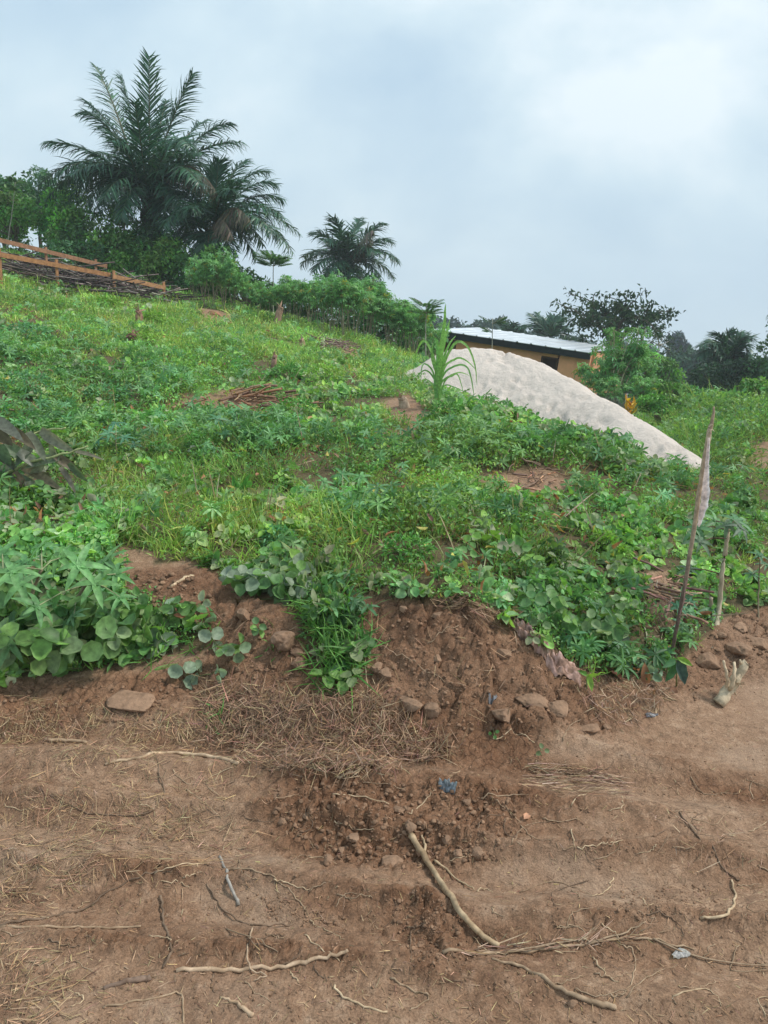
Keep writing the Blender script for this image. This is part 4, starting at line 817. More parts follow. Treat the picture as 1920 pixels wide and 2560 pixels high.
# small herbs with opposite leaves
hi = np.where(kind == 2)[0]
for rep in range(15):
    i = hi; m = len(i); hgt = RNG.uniform(.02, .20, m) * big[i]; sp = .045 * big[i] * lf_d[i]
    p = np.stack([x[i] + RNG.normal(size=m) * sp, y[i] + RNG.normal(size=m) * sp, z[i] + hgt], -1); L = RNG.uniform(.022, .048, m) * lf_d[i] * big[i] ** .5
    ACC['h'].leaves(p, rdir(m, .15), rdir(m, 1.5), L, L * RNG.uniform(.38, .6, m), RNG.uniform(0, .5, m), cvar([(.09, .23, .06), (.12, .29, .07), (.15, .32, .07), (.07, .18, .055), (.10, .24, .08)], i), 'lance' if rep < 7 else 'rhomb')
i = hi[y[hi] < 9]; m = len(i); ACC['s'].leaves(np.stack([x[i], y[i], z[i] - .01], -1), rdir(m, 2.5), rdir(m), .2 * big[i], .006, .1, cvar([(.16, .17, .06), (.2, .14, .08)], i), 'blade')
# round-leaved creeping vine, three leaflets to a leaf
vi = np.where(kind == 1)[0]
for rep in range(4):
    i = vi; m = len(i); sp = .06 * big[i] * lf_d[i] ** .7; hgt = RNG.uniform(.05, .20, m) * big[i]
    c = np.stack([x[i] + RNG.normal(size=m) * sp, y[i] + RNG.normal(size=m) * sp, z[i] + hgt], -1); up = norm(rdir(m, 1.3) + [0, -.35, 0]); ref = norm(np.cross(up, rdir(m))); bi = np.cross(up, ref)
    L = RNG.uniform(.035, .072, m) * lf_d[i] ** .75; col = cvar([(.085, .22, .065), (.11, .26, .08), (.15, .28, .12), (.19, .27, .15), (.15, .33, .07)], i, .12)
    for k in range(3):
        an = (k - 1) * 1.75 + RNG.normal(size=m) * .15; d = ref * np.cos(an)[:, None] + bi * np.sin(an)[:, None]
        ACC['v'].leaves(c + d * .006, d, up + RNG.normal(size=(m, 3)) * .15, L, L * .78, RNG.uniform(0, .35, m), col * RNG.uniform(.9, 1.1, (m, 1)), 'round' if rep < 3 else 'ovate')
    ACC['s'].leaves(np.stack([x[i], y[i], z[i]], -1)[y[i] < 8], (c - np.stack([x[i], y[i], z[i]], -1))[y[i] < 8], rdir(int((y[i] < 8).sum())), np.linalg.norm(c - np.stack([x[i], y[i], z[i]], -1), axis=1)[y[i] < 8], .004, 0, (.14, .2, .07), 'blade')
# palmate seedlings
pi_ = np.where(kind == 3)[0]
for rep in range(4):
    i = pi_; m = len(i); sp = .07 * big[i] * lf_d[i] ** .7; hgt = RNG.uniform(.08, .26, m) * big[i]
    c = np.stack([x[i] + RNG.normal(size=m) * sp, y[i] + RNG.normal(size=m) * sp, z[i] + hgt], -1)
    whorl(ACC['p'], c, 6, RNG.uniform(.05, .09, m) * lf_d[i] ** .6, .021 * lf_d[i] ** .7, cvar([(.08, .21, .09), (.11, .26, .11), (.09, .23, .075)], i, .12), curl=.3)
    nr = y[i] < 8; b0 = np.stack([x[i], y[i], z[i]], -1)[nr]; ACC['s'].leaves(b0, c[nr] - b0, rdir(int(nr.sum())), np.linalg.norm(c[nr] - b0, axis=1), .004, 0, (.2, .15, .08), 'blade')
def stuff(acc, name, mat, label, cat):
    o = acc.build(name, mat); o['kind'] = 'stuff'; o['label'] = label; o['category'] = cat; return o
stuff(ACC['g'], 'grass', M_LEAF, 'fine green grass growing all over the slope', 'grass')
stuff(ACC['h'], 'leafy_weeds', M_LEAF, 'small leafy weeds covering the slope between the grass', 'weeds')
stuff(ACC['v'], 'creeping_vine', M_LEAF, 'round-leaved creeping vine spreading over the bank', 'vines')
stuff(ACC['p'], 'seedling_cover', M_LEAF, 'low seedlings with leaves like open hands scattered over the slope', 'seedlings')
stuff(ACC['s'], 'weed_stems', M_LEAF, 'thin stalks of the weeds on the near bank', 'stems')
# dead leaves and stalks lying among the green
x, y = scatter(5200, 2.8, 20, 1.5); ok, z, u, v = in_green(x, y); ok = ok | (in_poly(u, v, [(360, 840), (680, 850), (680, 910), (380, 900)]))
ok &= (fbm(x * 1.3, y * 1.3, 3, 515) > .18) | (RNG.random(len(x)) < .15); x, y, z = x[ok], y[ok], z[ok]; a = Acc(); m = len(x)
a.leaves(np.stack([x, y, z + RNG.uniform(.02, .14, m)], -1), rdir(m, .1), rdir(m, 1), RNG.uniform(.03, .08, m) * (1 + .04 * y), .022 * (1 + .05 * y), .5, pick([(.34, .15, .07), (.28, .17, .10), (.42, .24, .10), (.20, .11, .07), (.5, .42, .10)], m), 'ovate')
h_ = m // 2; a.leaves(np.stack([x, y, z + .06], -1)[:h_], rdir(h_, .1), rdir(h_, 1), RNG.uniform(.12, .4, h_), .006 * (1 + .06 * y[:h_]), .1, pick([(.34, .25, .16), (.26, .17, .11), (.42, .33, .22)], h_), 'blade')
stuff(a, 'leaf_litter', M_LEAF, 'dead brown leaves and stalks caught among the weeds', 'leaf litter')

# ------------------------------------------------------------------ near plants that stand out
def strip(a, pts, wid, nrm, col, fold=.25):
    pts = np.asarray(pts, float); k = len(pts); tg = norm(np.gradient(pts, axis=0)); side = norm(np.cross(tg, nrm)); up = np.cross(side, tg); wid = np.broadcast_to(wid, (k,))
    v = np.stack([pts - side * wid[:, None] / 2 + up * fold * wid[:, None] / 2, pts, pts + side * wid[:, None] / 2 + up * fold * wid[:, None] / 2], 1).reshape(-1, 3)
    i = np.arange(k - 1) * 3
    t = np.concatenate([np.stack(q, -1) for q in ((i, i + 1, i + 4), (i, i + 4, i + 3), (i + 1, i + 2, i + 5), (i + 1, i + 5, i + 4))]); a.raw(v, t, col)
def reed():
    D = 8.1; b = P(945, 862, D); g = float(H(b[0], b[1])); r = thing('elephant_grass', 'tall cane-like grass plant with long arching blades in front of the sand pile', 'plant', (b[0], b[1], g)); org = np.array(r.location)
    B = np.array([b[0], b[1], g]); a = Acc()
    blades = [[(948, 800), (958, 720), (963, 655, 0), 26], [(950, 790), (962, 730), (972, 690), 20], [(945, 800), (945, 745), (938, 728), 18], [(955, 800), (975, 752), (992, 738), (1012, 752), (1026, 790), (1030, 832), 15], [(940, 790), (925, 745), (912, 738), (900, 760), (893, 800), 14],
              [(958, 800), (985, 775), (1005, 778), (1030, 800), 12], [(955, 815), (985, 790), (1010, 795), (1020, 830), (1024, 860), 11], [(938, 815), (925, 790), (912, 790), (908, 830), 10], [(952, 830), (975, 812), (990, 812), (1003, 860), 12], [(940, 825), (918, 800), (893, 822), 10],
              [(955, 790), (970, 745), (985, 725), 14], [(945, 820), (933, 775), (935, 740), 16], [(960, 825), (990, 805), (1015, 812), 9], [(936, 835), (915, 820), (903, 850), 9], [(948, 820), (950, 760), (955, 735), 20], [(958, 835), (985, 838), (1008, 850), 8], [(900, 860), (880, 835), (868, 845), 6], [(942, 815), (948, 770), (957, 705), 18]]
    for q in blades:
        w = q[-1]; dd = RNG.uniform(-.14, .14); pts = [B + RNG.normal(size=3) * .012] + [P(c[0], c[1], D + dd * (i + 1) / 3) for i, c in enumerate(q[:-1])]; pts = wiggle(pts, .001, 6); k = len(pts)
        wd = .62 * w * D / FPX * np.sin(np.pi * np.linspace(.22, 1, k)) ** .7 * .62; strip(a, pts, wd, np.array([.25 * RNG.normal(), -1, .35]), np.array([(.24, .45, .12), (.28, .50, .14), (.18, .38, .11)][int(RNG.integers(3))]) * RNG.uniform(.85, 1.15))
    a.build('leaf_blades', M_LEAF, r, org); s = Acc(); s.tube([B - [0, 0, .05], P(947, 820, D), P(952, 780, D)], [.02, .017, .01], (.22, .28, .12), 6); s.build('stem', M_BARK, r, org)
reed()
def grass_clump(label, spots, n, Lr, w, cols, up=1.2, name='grass_clump', group=None, lean=(0, -.15, 0)):
    c = np.mean([hit(*s)[0] for s in spots], 0); r = Acc()
    for s in spots:
        p = hit(*s)[0]; pp = p + RNG.normal(size=(n, 3)) * [.028, .028, 0]; pp[:, 2] = H(pp[:, 0], pp[:, 1]) - .004
        r.leaves(pp, rdir(n, up) + np.array(lean), rdir(n), RNG.uniform(*Lr, n), w * RNG.uniform(.7, 1.3, n), RNG.uniform(.3, 1.1, n), pick(cols, n), 'blade')
    o = r.build(name, M_LEAF, None, tuple(c)); return tag(o, label, 'grass', group)
Gg = [(.12, .29, .06), (.16, .35, .07), (.10, .24, .06), (.19, .38, .10)]
grass_clump('long tongue of bright grass hanging down the dug bank in the middle', [(690, 1290), (715, 1330), (700, 1365), (735, 1380), (725, 1420), (755, 1430), (700, 1440), (745, 1465), (770, 1400), (670, 1320), (740, 1340), (765, 1360), (710, 1475), (690, 1400)], 34, (.07, .2), .0075, Gg)
grass_clump('small tuft of pale green grass alone on the dug soil left of the middle', [(462, 1548), (480, 1545)], 9, (.05, .11), .008, [(.2, .38, .12), (.16, .33, .1)], .5)
grass_clump('low grass running along the foot of the left clump', [(300, 1425), (340, 1432), (390, 1385), (420, 1410), (455, 1375), (360, 1360), (300, 1390)], 16, (.05, .13), .006, Gg, .8)
grass_clump('few bright blades sprouting in the brown soil left of the hanging grass', [(590, 1395), (592, 1400)], 9, (.03, .08), .006, Gg, .7)
# trifoliate vine plants
def vine(label, stems, L, cols, spread=.05, hgt=(.03, .10), dens=1.0, cat='vine', name='vine_plant'):
    c = np.mean([hit(*q)[0] for st in stems for q in st], 0); root = thing(name, label, cat, tuple(c)); org = np.array(root.location); a = Acc(); s = Acc()
    for st in stems:
        pts = np.array([hit(*q)[0] for q in st]); pts[:, 2] += .015
        pts = wiggle(pts, .002, 5) if len(pts) > 1 else np.array([pts[0], pts[0] + [.02, 0, 0], pts[0] + [.04, .01, 0]]); s.tube(pts, .003, (.16, .17, .07), 4)
        ln = np.linalg.norm(np.diff(pts, axis=0), axis=1).sum(); m = max(1, int(ln / .055 * dens)); k = RNG.integers(0, len(pts), m); base = pts[k]
        tip = base + np.stack([RNG.normal(size=m) * spread, RNG.normal(size=m) * spread - .02, RNG.uniform(*hgt, m)], -1); tip[:, 2] = np.maximum(tip[:, 2], H(tip[:, 0], tip[:, 1]) + .015)
        for i in range(m): s.tube([base[i], (base[i] + tip[i]) / 2 + [0, 0, .01], tip[i]], .0016, (.18, .24, .09), 3, cap=False)
        up = norm(rdir(m, 1.6) + [0, -.55, 0]); ref = norm(np.cross(up, rdir(m))); bi = np.cross(up, ref); LL = L * RNG.uniform(.7, 1.2, m); col = pick(cols, m, .1)
        for q in range(3):
            an = (q - 1) * 1.8 + RNG.normal(size=m) * .12; d = ref * np.cos(an)[:, None] + bi * np.sin(an)[:, None]
            a.leaves(tip + d * .008 + (up * 0), d - up * .1, up + RNG.normal(size=(m, 3)) * .12, LL, LL * .82, RNG.uniform(.0, .25, m), col * RNG.uniform(.92, 1.08, (m, 1)), 'round')
    a.build('leaves', M_LEAF, root, org); s.build('stems', M_BARK, root, org)
Vg = [(.12, .24, .075), (.145, .27, .085), (.10, .21, .07), (.17, .30, .08), (.20, .28, .12)]; Vd = [(.26, .34, .22), (.19, .27, .16), (.25, .32, .22)]
vine('dense mass of large round vine leaves at the foot of the left clump', [[(0, 1390), (60, 1420), (150, 1400), (240, 1440)], [(20, 1450), (100, 1460), (170, 1450)], [(120, 1350), (220, 1370), (280, 1400)], [(0, 1340), (80, 1370)], [(200, 1400), (300, 1430)], [(40, 1400), (140, 1430)]], .088, Vg, .07, (.05, .2), 2.1)
vine('dusty pale vine sprig on bare soil, lowest at the front of the left clump', [[(310, 1450), (345, 1425), (360, 1405)]], .066, Vd, .03, (.02, .06), 1.6)
vine('flat dusty vine sprig alone on the soil right of the left clump', [[(395, 1478), (425, 1468), (455, 1462)]], .062, Vd, .025, (.015, .04), 1.6)
vine('cluster of grey-green vine leaves over the left dug patch, beside the long grass', [[(500, 1285), (550, 1275), (610, 1282), (650, 1272)], [(520, 1300), (600, 1300)]], .07, Vd + Vg, .04, (.04, .11), 2)
vine('little vine shoot on the clods in the middle of the left dug patch', [[(560, 1370), (575, 1362)]], .05, Vg, .02, (.02, .05), 3)
vine('string of vine leaves creeping from the left clump over the soil', [[(380, 1345), (420, 1350), (470, 1400), (500, 1415)], [(300, 1330), (380, 1350)]], .058, Vd + Vg, .035, (.02, .07), 1.6)
vine('two dark vine leaves at the tip of the hanging grass', [[(700, 1480), (740, 1488), (765, 1478)]], .06, Vg, .025, (.02, .06), 2.2)
vine('vine with large round leaves below the weeds left of the stake', [[(1190, 1380), (1240, 1400), (1290, 1390), (1340, 1410)], [(1150, 1350), (1220, 1370)], [(1270, 1350), (1350, 1370)]], .062, Vg, .05, (.04, .14), 2.0)
vine('small pale-leaved vine among the dead leaves left of the stake foot', [[(1385, 1455), (1400, 1475), (1425, 1470)]], .05, Vd, .025, (.02, .06), 2)
vine('tiny seedlings scattered at the foot of the dug mound', [[(1065, 1580), (1068, 1600)], [(1160, 1630), (1170, 1640)]], .02, Vg, .01, (.01, .03), 1.5)

# the big cassava leaves at lower left, and the young cassava by the stake
def near_cassava(label, base, tips, L, nl, cols, stemr, stemcol, stems, D, petcol=(.28, .30, .16)):
    b = hit(*base)[0]; root = thing('young_cassava', label, 'plant', tuple(b)); org = np.array(root.location); s = Acc(); a = Acc(); ends = []
    for st in stems:
        pts = [hit(*st[0])[0] - [0, 0, .02]] + [P(q[0], q[1], D + (q[2] if len(q) > 2 else 0)) for q in st[1:]]; pts = wiggle(pts, .0015, 6); k = len(pts)
        s.tube(pts, np.linspace(stemr, stemr * .7, k) * (1 + .12 * (np.arange(k) % 4 == 0)), stemcol, 8, .04); ends.append(pts)
    allp = np.concatenate(ends)
    for (u, v, dd, sz) in tips:
        t = P(u, v, D + dd); j = int(np.argmin(np.linalg.norm(allp - t, axis=1) + .25 * np.maximum(0, allp[:, 2] - t[2]))); o_ = allp[j]
        s.tube([o_, (o_ + t) / 2 + [0, 0, .012], t], [.0035, .0028, .0025], petcol, 4, cap=False); up = norm(np.array([RNG.normal() * .3, -.55, 1.0]) + RNG.normal(size=3) * .15)
        whorl(a, t[None], nl, L * sz, L * sz * .24, pick(cols, 1, .08), up=up[None], curl=.35, shape='long')
    a.build('leaves', M_LEAF, root, org); s.build('stem', M_BARK, root, org)
Cg = [(.085, .24, .12), (.10, .27, .13), (.075, .21, .11)]
near_cassava('leafy young cassava with bluish hand-shaped leaves at the left edge above the round vine leaves', (60, 1400), [(45, 1262, -.1, 1), (130, 1205, .1, .9), (205, 1260, -.1, 1.05), (20, 1390, -.25, .85), (55, 1215, .15, .9), (250, 1240, .15, .8), (120, 1290, .0, .8), (5, 1195, .2, .9), (260, 1290, -.05, .7), (90, 1250, .2, .8), (160, 1330, -.15, .7), (-30, 1300, 0, 1), (90, 1180, .1, 1), (30, 1235, -.2, 1), (170, 1220, -.2, 1), (80, 1310, -.3, .9), (230, 1210, .0, .9)], .125, 6, [(.15, .32, .12), (.18, .36, .13), (.12, .27, .11)], .009, (.20, .17, .10), [[(60, 1400), (65, 1300), (90, 1230)], [(110, 1390), (150, 1320), (190, 1255)], [(10, 1400), (10, 1300)]], 3.0)
near_cassava('young cassava with two pale knobbly stems and dark drooping leaves right of the stake', (1535, 1395), [(1505, 1140, 0, 1), (1545, 1125, .05, .95), (1590, 1125, .1, 1.1), (1600, 1140, -.1, .9), (1512, 1170, -.1, .95), (1488, 1230, .05, .8), (1475, 1295, 0, .9), (1490, 1320, -.1, .95), (1540, 1318, .0, 1), (1570, 1135, -.05, .8), (1480, 1345, .1, .9)], .11, 6, [(.12, .25, .12), (.15, .30, .14), (.14, .22, .13)], .0135, (.44, .37, .26), [[(1530, 1400), (1534, 1340), (1535, 1290)], [(1542, 1398), (1552, 1320), (1560, 1240), (1568, 1180), (1574, 1140)]], 3.75, (.10, .05, .04))
near_cassava('small cassava shoot between the stake and the pale knobbly stems', (1480, 1380), [(1465, 1312, 0, 1), (1490, 1300, .1, .9), (1470, 1345, -.05, 1), (1450, 1330, .1, .8)], .07, 6, Cg, .005, (.2, .2, .1), [[(1478, 1380), (1475, 1320)]], 3.6)
near_cassava('spindly cassava at the right edge beyond the pale knobbly stems', (1640, 1340), [(1640, 1200, 0, 1), (1655, 1220, .1, 1), (1625, 1240, 0, .8)], .08, 6, [(.07, .17, .09), (.09, .2, .1)], .005, (.2, .16, .1), [[(1640, 1340), (1638, 1270), (1642, 1215)]], 4.1)
near_cassava('bushy young cassava above the dug mound right of centre', (1020, 1300), [(985, 1215, 0, 1), (1020, 1235, -.1, .9), (1050, 1200, .1, 1), (1000, 1250, -.1, .9), (1060, 1245, 0, .9), (1080, 1265, -.1, .8), (955, 1240, .1, .8)], .07, 6, [(.11, .28, .1), (.13, .31, .1)], .005, (.2, .2, .1), [[(1020, 1300), (1020, 1240)], [(1040, 1300), (1045, 1230)]], 3.45)
near_cassava('pale bushy cassava seedling standing out in the middle of the slope', (520, 985), [(470, 905, 0, 1), (510, 890, .3, 1), (550, 900, 0, 1), (590, 920, .2, 1), (490, 935, -.3, 1), (540, 935, -.2, 1), (580, 950, -.3, .9), (460, 950, -.2, .9), (520, 915, .1, 1)], .13, 6, [(.10, .27, .12), (.12, .30, .13)], .008, (.2, .2, .1), [[(520, 985), (515, 920)], [(540, 985), (560, 925)]], 6.6)
near_cassava('bushy cassava seedling with pale leaves lower in the middle of the slope', (760, 1130), [(700, 1040, 0, 1), (740, 1025, .2, 1), (780, 1030, 0, 1), (800, 1060, -.1, .9), (660, 1060, -.1, .9), (720, 1070, -.2, 1), (760, 1065, -.2, 1), (690, 1090, -.3, .8)], .095, 6, [(.12, .30, .11), (.14, .32, .12)], .007, (.2, .2, .1), [[(750, 1130), (740, 1060)], [(720, 1130), (700, 1070)]], 4.9)
near_cassava('young cassava with blue-green leaves right of the wilted branch', (250, 1000), [(235, 935, 0, 1), (270, 945, -.1, 1), (290, 960, .1, .9), (250, 915, .2, 1), (215, 950, 0, .9)], .10, 6, [(.09, .24, .14), (.10, .26, .15)], .006, (.2, .2, .1), [[(250, 1000), (250, 940)]], 5.9)

def broad_seedling(label, base, leaves_, D, cols):
    b = hit(*base)[0]; root = thing('broad_leaf_seedling', label, 'plant', tuple(b)); org = np.array(root.location); a = Acc(); s = Acc(); top = P(base[0], base[1] - 30, D)
    s.tube([b - [0, 0, .01], top], [.004, .003], (.2, .25, .1), 5)
    for (u0, v0, u1, v1, w, ci) in leaves_:
        p0 = P(u0, v0, D - .02); p1 = P(u1, v1, D - .06 + RNG.uniform(-.02, .02)); L = np.linalg.norm(p1 - p0); a.leaves(p0, (p1 - p0), np.array([RNG.normal() * .2, -.9, .5]), L * 1.1, w * D / FPX, .2, cols[ci], 'ovate')
    a.build('leaves', M_LEAF, root, org); s.build('stem', M_BARK, root, org)
broad_seedling('small seedling with four large dark leaves at the foot of the stake', (1462, 1480), [(1462, 1425, 1485, 1478, 34, 0), (1460, 1430, 1442, 1475, 26, 1), (1462, 1420, 1498, 1437, 18, 2), (1460, 1425, 1435, 1440, 20, 1)], 3.05, [(.05, .09, .07), (.07, .18, .07), (.22, .38, .05)])
broad_seedling('small seedling with two limp yellow-green leaves right of the cloth rag', (1268, 1490), [(1268, 1455, 1282, 1492, 20, 0), (1268, 1458, 1255, 1450, 14, 1), (1270, 1460, 1290, 1458, 12, 0)], 2.95, [(.24, .40, .07), (.12, .27, .06)])
broad_seedling('upright plant with broad glossy leaves in the weeds left of centre', (520, 1095), [(520, 1080, 500, 1030, 20, 0), (520, 1080, 530, 1025, 18, 0), (520, 1080, 490, 1060, 18, 0), (522, 1080, 545, 1050, 16, 0)], 5.1, [(.10, .28, .06)])

def wilted_branch():
    D = 4.5; b = hit(10, 1110)[0]; root = thing('cut_branch', 'wilted leafy branch with grey-green limp leaves lying at the left edge', 'branch', tuple(b)); org = np.array(root.location); s = Acc(); a = Acc()
    tw = [[(-60, 960), (0, 930), (45, 945), (90, 930), (140, 925)], [(0, 1030), (60, 1000), (120, 985), (190, 965)], [(-20, 1000), (20, 1060), (60, 1120)]]
    for q in tw:
        pts = wiggle([P(u, v, D + RNG.uniform(-.1, .1)) for u, v in q], .003, 5); s.tube(pts, np.linspace(.012, .005, len(pts)), (.38, .40, .18), 6)
    for (u0, v0, u1, v1, w) in ((90, 930, 145, 975, 26), (10, 960, 75, 1000, 26), (130, 990, 45, 1000, 28), (60, 935, 100, 990, 22), (120, 985, 175, 1020, 20), (160, 975, 225, 985, 10), (0, 1020, 85, 1035, 18), (-10, 935, 25, 955, 26), (20, 1000, -20, 1060, 26), (60, 1040, 80, 1110, 18), (40, 1060, 95, 1120, 16), (90, 1000, 60, 1050, 20), (-20, 1060, 30, 1085, 22), (130, 1010, 170, 1060, 14), (10, 990, -30, 940, 24), (70, 960, 30, 1000, 22), (110, 960, 130, 1030, 16), (30, 1020, 70, 1070, 18), (-20, 905, 40, 930, 30), (-10, 985, 60, 1015, 26), (0, 960, 20, 1010, 24), (50, 1010, 120, 1040, 22), (10, 1040, 40, 1100, 22), (-30, 1030, 10, 1090, 26), (80, 1040, 130, 1075, 18), (150, 1000, 185, 1045, 16), (40, 975, 100, 1015, 24), (20, 925, 70, 960, 22), (100, 1020, 110, 1085, 16), (0, 1080, 50, 1130, 20)):
        p0 = P(u0, v0, D + RNG.uniform(-.08, .08)); p1 = P(u1, v1, D + RNG.uniform(-.15, .05)); a.leaves(p0, p1 - p0, norm(np.array([RNG.normal() * .5, -.7, .8])), np.linalg.norm(p1 - p0) * 1.1, w * D / FPX, RNG.uniform(.1, .4), pick([(.26, .28, .21), (.17, .20, .14), (.34, .36, .28), (.12, .13, .085), (.15, .12, .08)], 1), 'long')
    a.build('leaves', M_LEAF, root, org); s.build('twigs', M_STICK, root, org)
wilted_branch()

# ------------------------------------------------------------------ stake with a strip of cloth
def stake():
    D0 = 3.08; b = hit(1443, 1445)[0]; D0 = b[1]; root = thing('wooden_stake', 'thin leaning wooden stake with dark bark below and split pale wood above', 'stake', tuple(b)); org = np.array(root.location)
    q = [(1441, 1462), (1459, 1370), (1478, 1270), (1496, 1165), (1511, 1060), (1523, 985), (1534, 925)]
    pts = wiggle([P(u, v, D0 + .02) for u, v in q], .0012, 5); k = len(pts); f = np.linspace(0, 1, k)
    a = Acc(); a.tube(pts, np.interp(f, [0, .3, .6, 1], [.008, .0095, .011, .0115]), mixc((.13, .09, .07), (.42, .32, .22), smooth(.25, .6, f)).repeat(8, axis=0), 8, .04); a.build('shaft', M_STICK, root, org)
    a = Acc(); tp = wiggle([P(1534, 928, D0 + .02), P(1539, 905, D0 + .02), P(1543, 878, D0 + .02)], .001, 4); a.tube(tp, np.linspace(.011, .0035, len(tp)), (.34, .25, .17), 6, .12)
    for k_ in range(9): a.leaves(P(1533 + RNG.uniform(-4, 6), 915 + RNG.uniform(-6, 16), D0), rdir(1, -.4), rdir(1), RNG.uniform(.012, .03), .004, .3, (.5, .4, .27), 'blade')
    a.build('splintered_tip', M_STICK, root, org)
    a = Acc(); strip(a, wiggle([P(1483, 1255, D0), P(1476, 1300, D0), P(1468, 1335, D0)], .001, 4), .006, np.array([0, -1, 0]), (.34, .22, .18)); a.build('peeling_bark', M_STICK, root, org)
    a = Acc(); a.tube(wiggle([P(1468, 1331, D0), P(1478, 1328, D0 - .01), P(1484, 1333, D0)], .001, 3), .004, (.25, .17, .12), 5); a.build('knot', M_STICK, root, org)
    c = Acc(); e = wiggle([P(1534, 945, D0 - .012), P(1532, 1000, D0 - .018), P(1532, 1050, D0 - .025), P(1529, 1095, D0 - .025), P(1511, 1138, D0 - .015)], .0015, 5); k = len(e)
    o = wiggle([P(1529, 945, D0 - .01), P(1522, 1010, D0 - .012), P(1516, 1060, D0 - .015), P(1511, 1100, D0 - .015), P(1506, 1133, D0 - .012)], .001, 5)
    w = np.stack([o, (o + e) / 2 + [0, -.006, 0], e], 1); i = np.arange(k - 1) * 3
    c.raw(w.reshape(-1, 3), np.concatenate([np.stack(z_, -1) for z_ in ((i, i + 1, i + 4), (i, i + 4, i + 3), (i + 1, i + 2, i + 5), (i + 1, i + 5, i + 4))]), np.where((np.arange(k * 3) % 3 == 2)[:, None], (.85, .82, .79), (.80, .62, .54)))
    ob = c.build('cloth_strip', M_CLOTH, None, tuple(o[0])); tag(ob, 'narrow white and pink strip of cloth or plastic hanging along the stake', 'rag')
stake()
def cut_stump():
    b = hit(1565, 1512)[0]; root = thing('cut_stump', 'pale cut cassava stump with splayed broken stems on the right side of the dirt', 'stump', tuple(b)); org = np.array(root.location); D = b[1]
    a = Acc(); p = wiggle([P(1552, 1518, D - .04), P(1575, 1490, D), P(1598, 1455, D + .02), P(1612, 1430, D + .03)], .003, 4); a.tube(p, np.linspace(.030, .018, len(p)), (.50, .40, .27), 9, .09); a.build('main_stem', M_STICK, root, org)
    for q, r0 in (([(1570, 1500), (1570, 1460), (1562, 1425)], .010), ([(1578, 1490), (1585, 1455), (1588, 1430)], .011), ([(1590, 1470), (1600, 1445), (1600, 1425)], .008), ([(1585, 1490), (1572, 1470), (1590, 1500)], .006)):
        a = Acc(); p = wiggle([P(u, v, D + RNG.uniform(-.03, .03)) for u, v in q], .003, 4); a.tube(p, np.linspace(r0, r0 * .55, len(p)), np.array((.50, .39, .26)) * RNG.uniform(.85, 1.1), 6, .1); a.build('broken_stem', M_STICK, root, org)
    a = Acc()
    for k in range(14): a.leaves(P(1598 + RNG.normal() * 2, 1476 + RNG.normal() * 2, D - .02), rdir(1), rdir(1), .035, .004, .4, (.36, .27, .17), 'blade')
    a.build('rootlets', M_STICK, root, org)
cut_stump()

# ------------------------------------------------------------------ sticks
def stick(label, px, r0, r1, col, name='stick', group=None, lift=1.0, twigs=(), sides=6, wig=.002, cat='stick'):
    pts = np.array([hit(*q)[0] for q in px]); pts = wiggle(pts, wig, 6); k = len(pts); rad = .82 * np.linspace(r0, r1, k) * (1 + .035 * RNG.normal(size=k)); pts[:, 2] = np.maximum(pts[:, 2], H(pts[:, 0], pts[:, 1])) + rad * (.75 * lift if lift > 1 else .35)
    a = Acc(); cc = np.array(col) * RNG.uniform(.9, 1.1); a.tube(pts, rad, mixc(cc, cc * np.array([.6, .55, .5]), np.clip(RNG.normal(size=k) * .4 + .25, 0, .9)).repeat(sides, axis=0), sides, .05)
    if not twigs: o = a.build(name, M_STICK, None, tuple(pts[0])); return tag(o, label, cat, group)
    root = thing(name, label, cat, tuple(pts[0]), group); org = np.array(root.location); a.build('stem', M_STICK, root, org)
    for tw, r in twigs:
        p = np.array([hit(*q)[0] for q in tw]); p = wiggle(p, .0015, 5); p[:, 2] += r * .9 + .003; b = Acc(); b.tube(p, np.linspace(r, r * .5, len(p)), cc * .9, 5, .08); b.build('side_twig', M_STICK, root, org)
Sp = (.52, .39, .25); Sm = (.36, .255, .165); Sd = (.20, .135, .09); Sg = (.36, .33, .29)
stick('thickest stick, pale and forked, lying diagonally across the road at the centre', [(886, 1812), (930, 1880), (985, 1965), (1035, 2022), (1078, 2050)], .0135, .009, (.46, .34, .21), wig=.0008, twigs=[([(938, 1862), (985, 1900), (1025, 1925)], .004), ([(915, 1855), (918, 1830), (910, 1808)], .006)], lift=1.6)
stick('long thin twisted branch running right from the end of the thick stick', [(955, 2060), (1080, 2060), (1180, 2050), (1270, 2040), (1340, 2028), (1410, 2032), (1500, 2050)], .006, .003, Sm, twigs=[([(1270, 2040), (1340, 2020), (1395, 1995)], .003), ([(1100, 2060), (1200, 2042), (1270, 2030)], .003), ([(1410, 2032), (1520, 2075), (1659, 2090)], .003)])
stick('straight peeled stick with vine twisted round it at the lower left of centre', [(383, 2096), (500, 2099), (600, 2092), (690, 2075), (752, 2056)], .0072, .0055, (.46, .33, .22), twigs=[([(545, 2010), (535, 2050), (540, 2095), (575, 2110), (550, 2120)], .0028)])
stick('thick curved branch at the bottom right, leaving the end of the twisted one', [(1062, 2072), (1130, 2090), (1190, 2128), (1260, 2160), (1330, 2178)], .004, .009, Sm)
stick('short grey stick pointing up the road left of centre', [(475, 1852), (492, 1900), (515, 1955)], .0045, .0065, Sg)
stick('long pale bent stick lying under the straw on the left', [(225, 1652), (300, 1638), (360, 1628), (430, 1633), (515, 1650)], .006, .009, (.48, .35, .23))
stick('short thick pale stick at the left, above the bent one', [(98, 1600), (150, 1600), (188, 1605)], .009, .007, Sm)
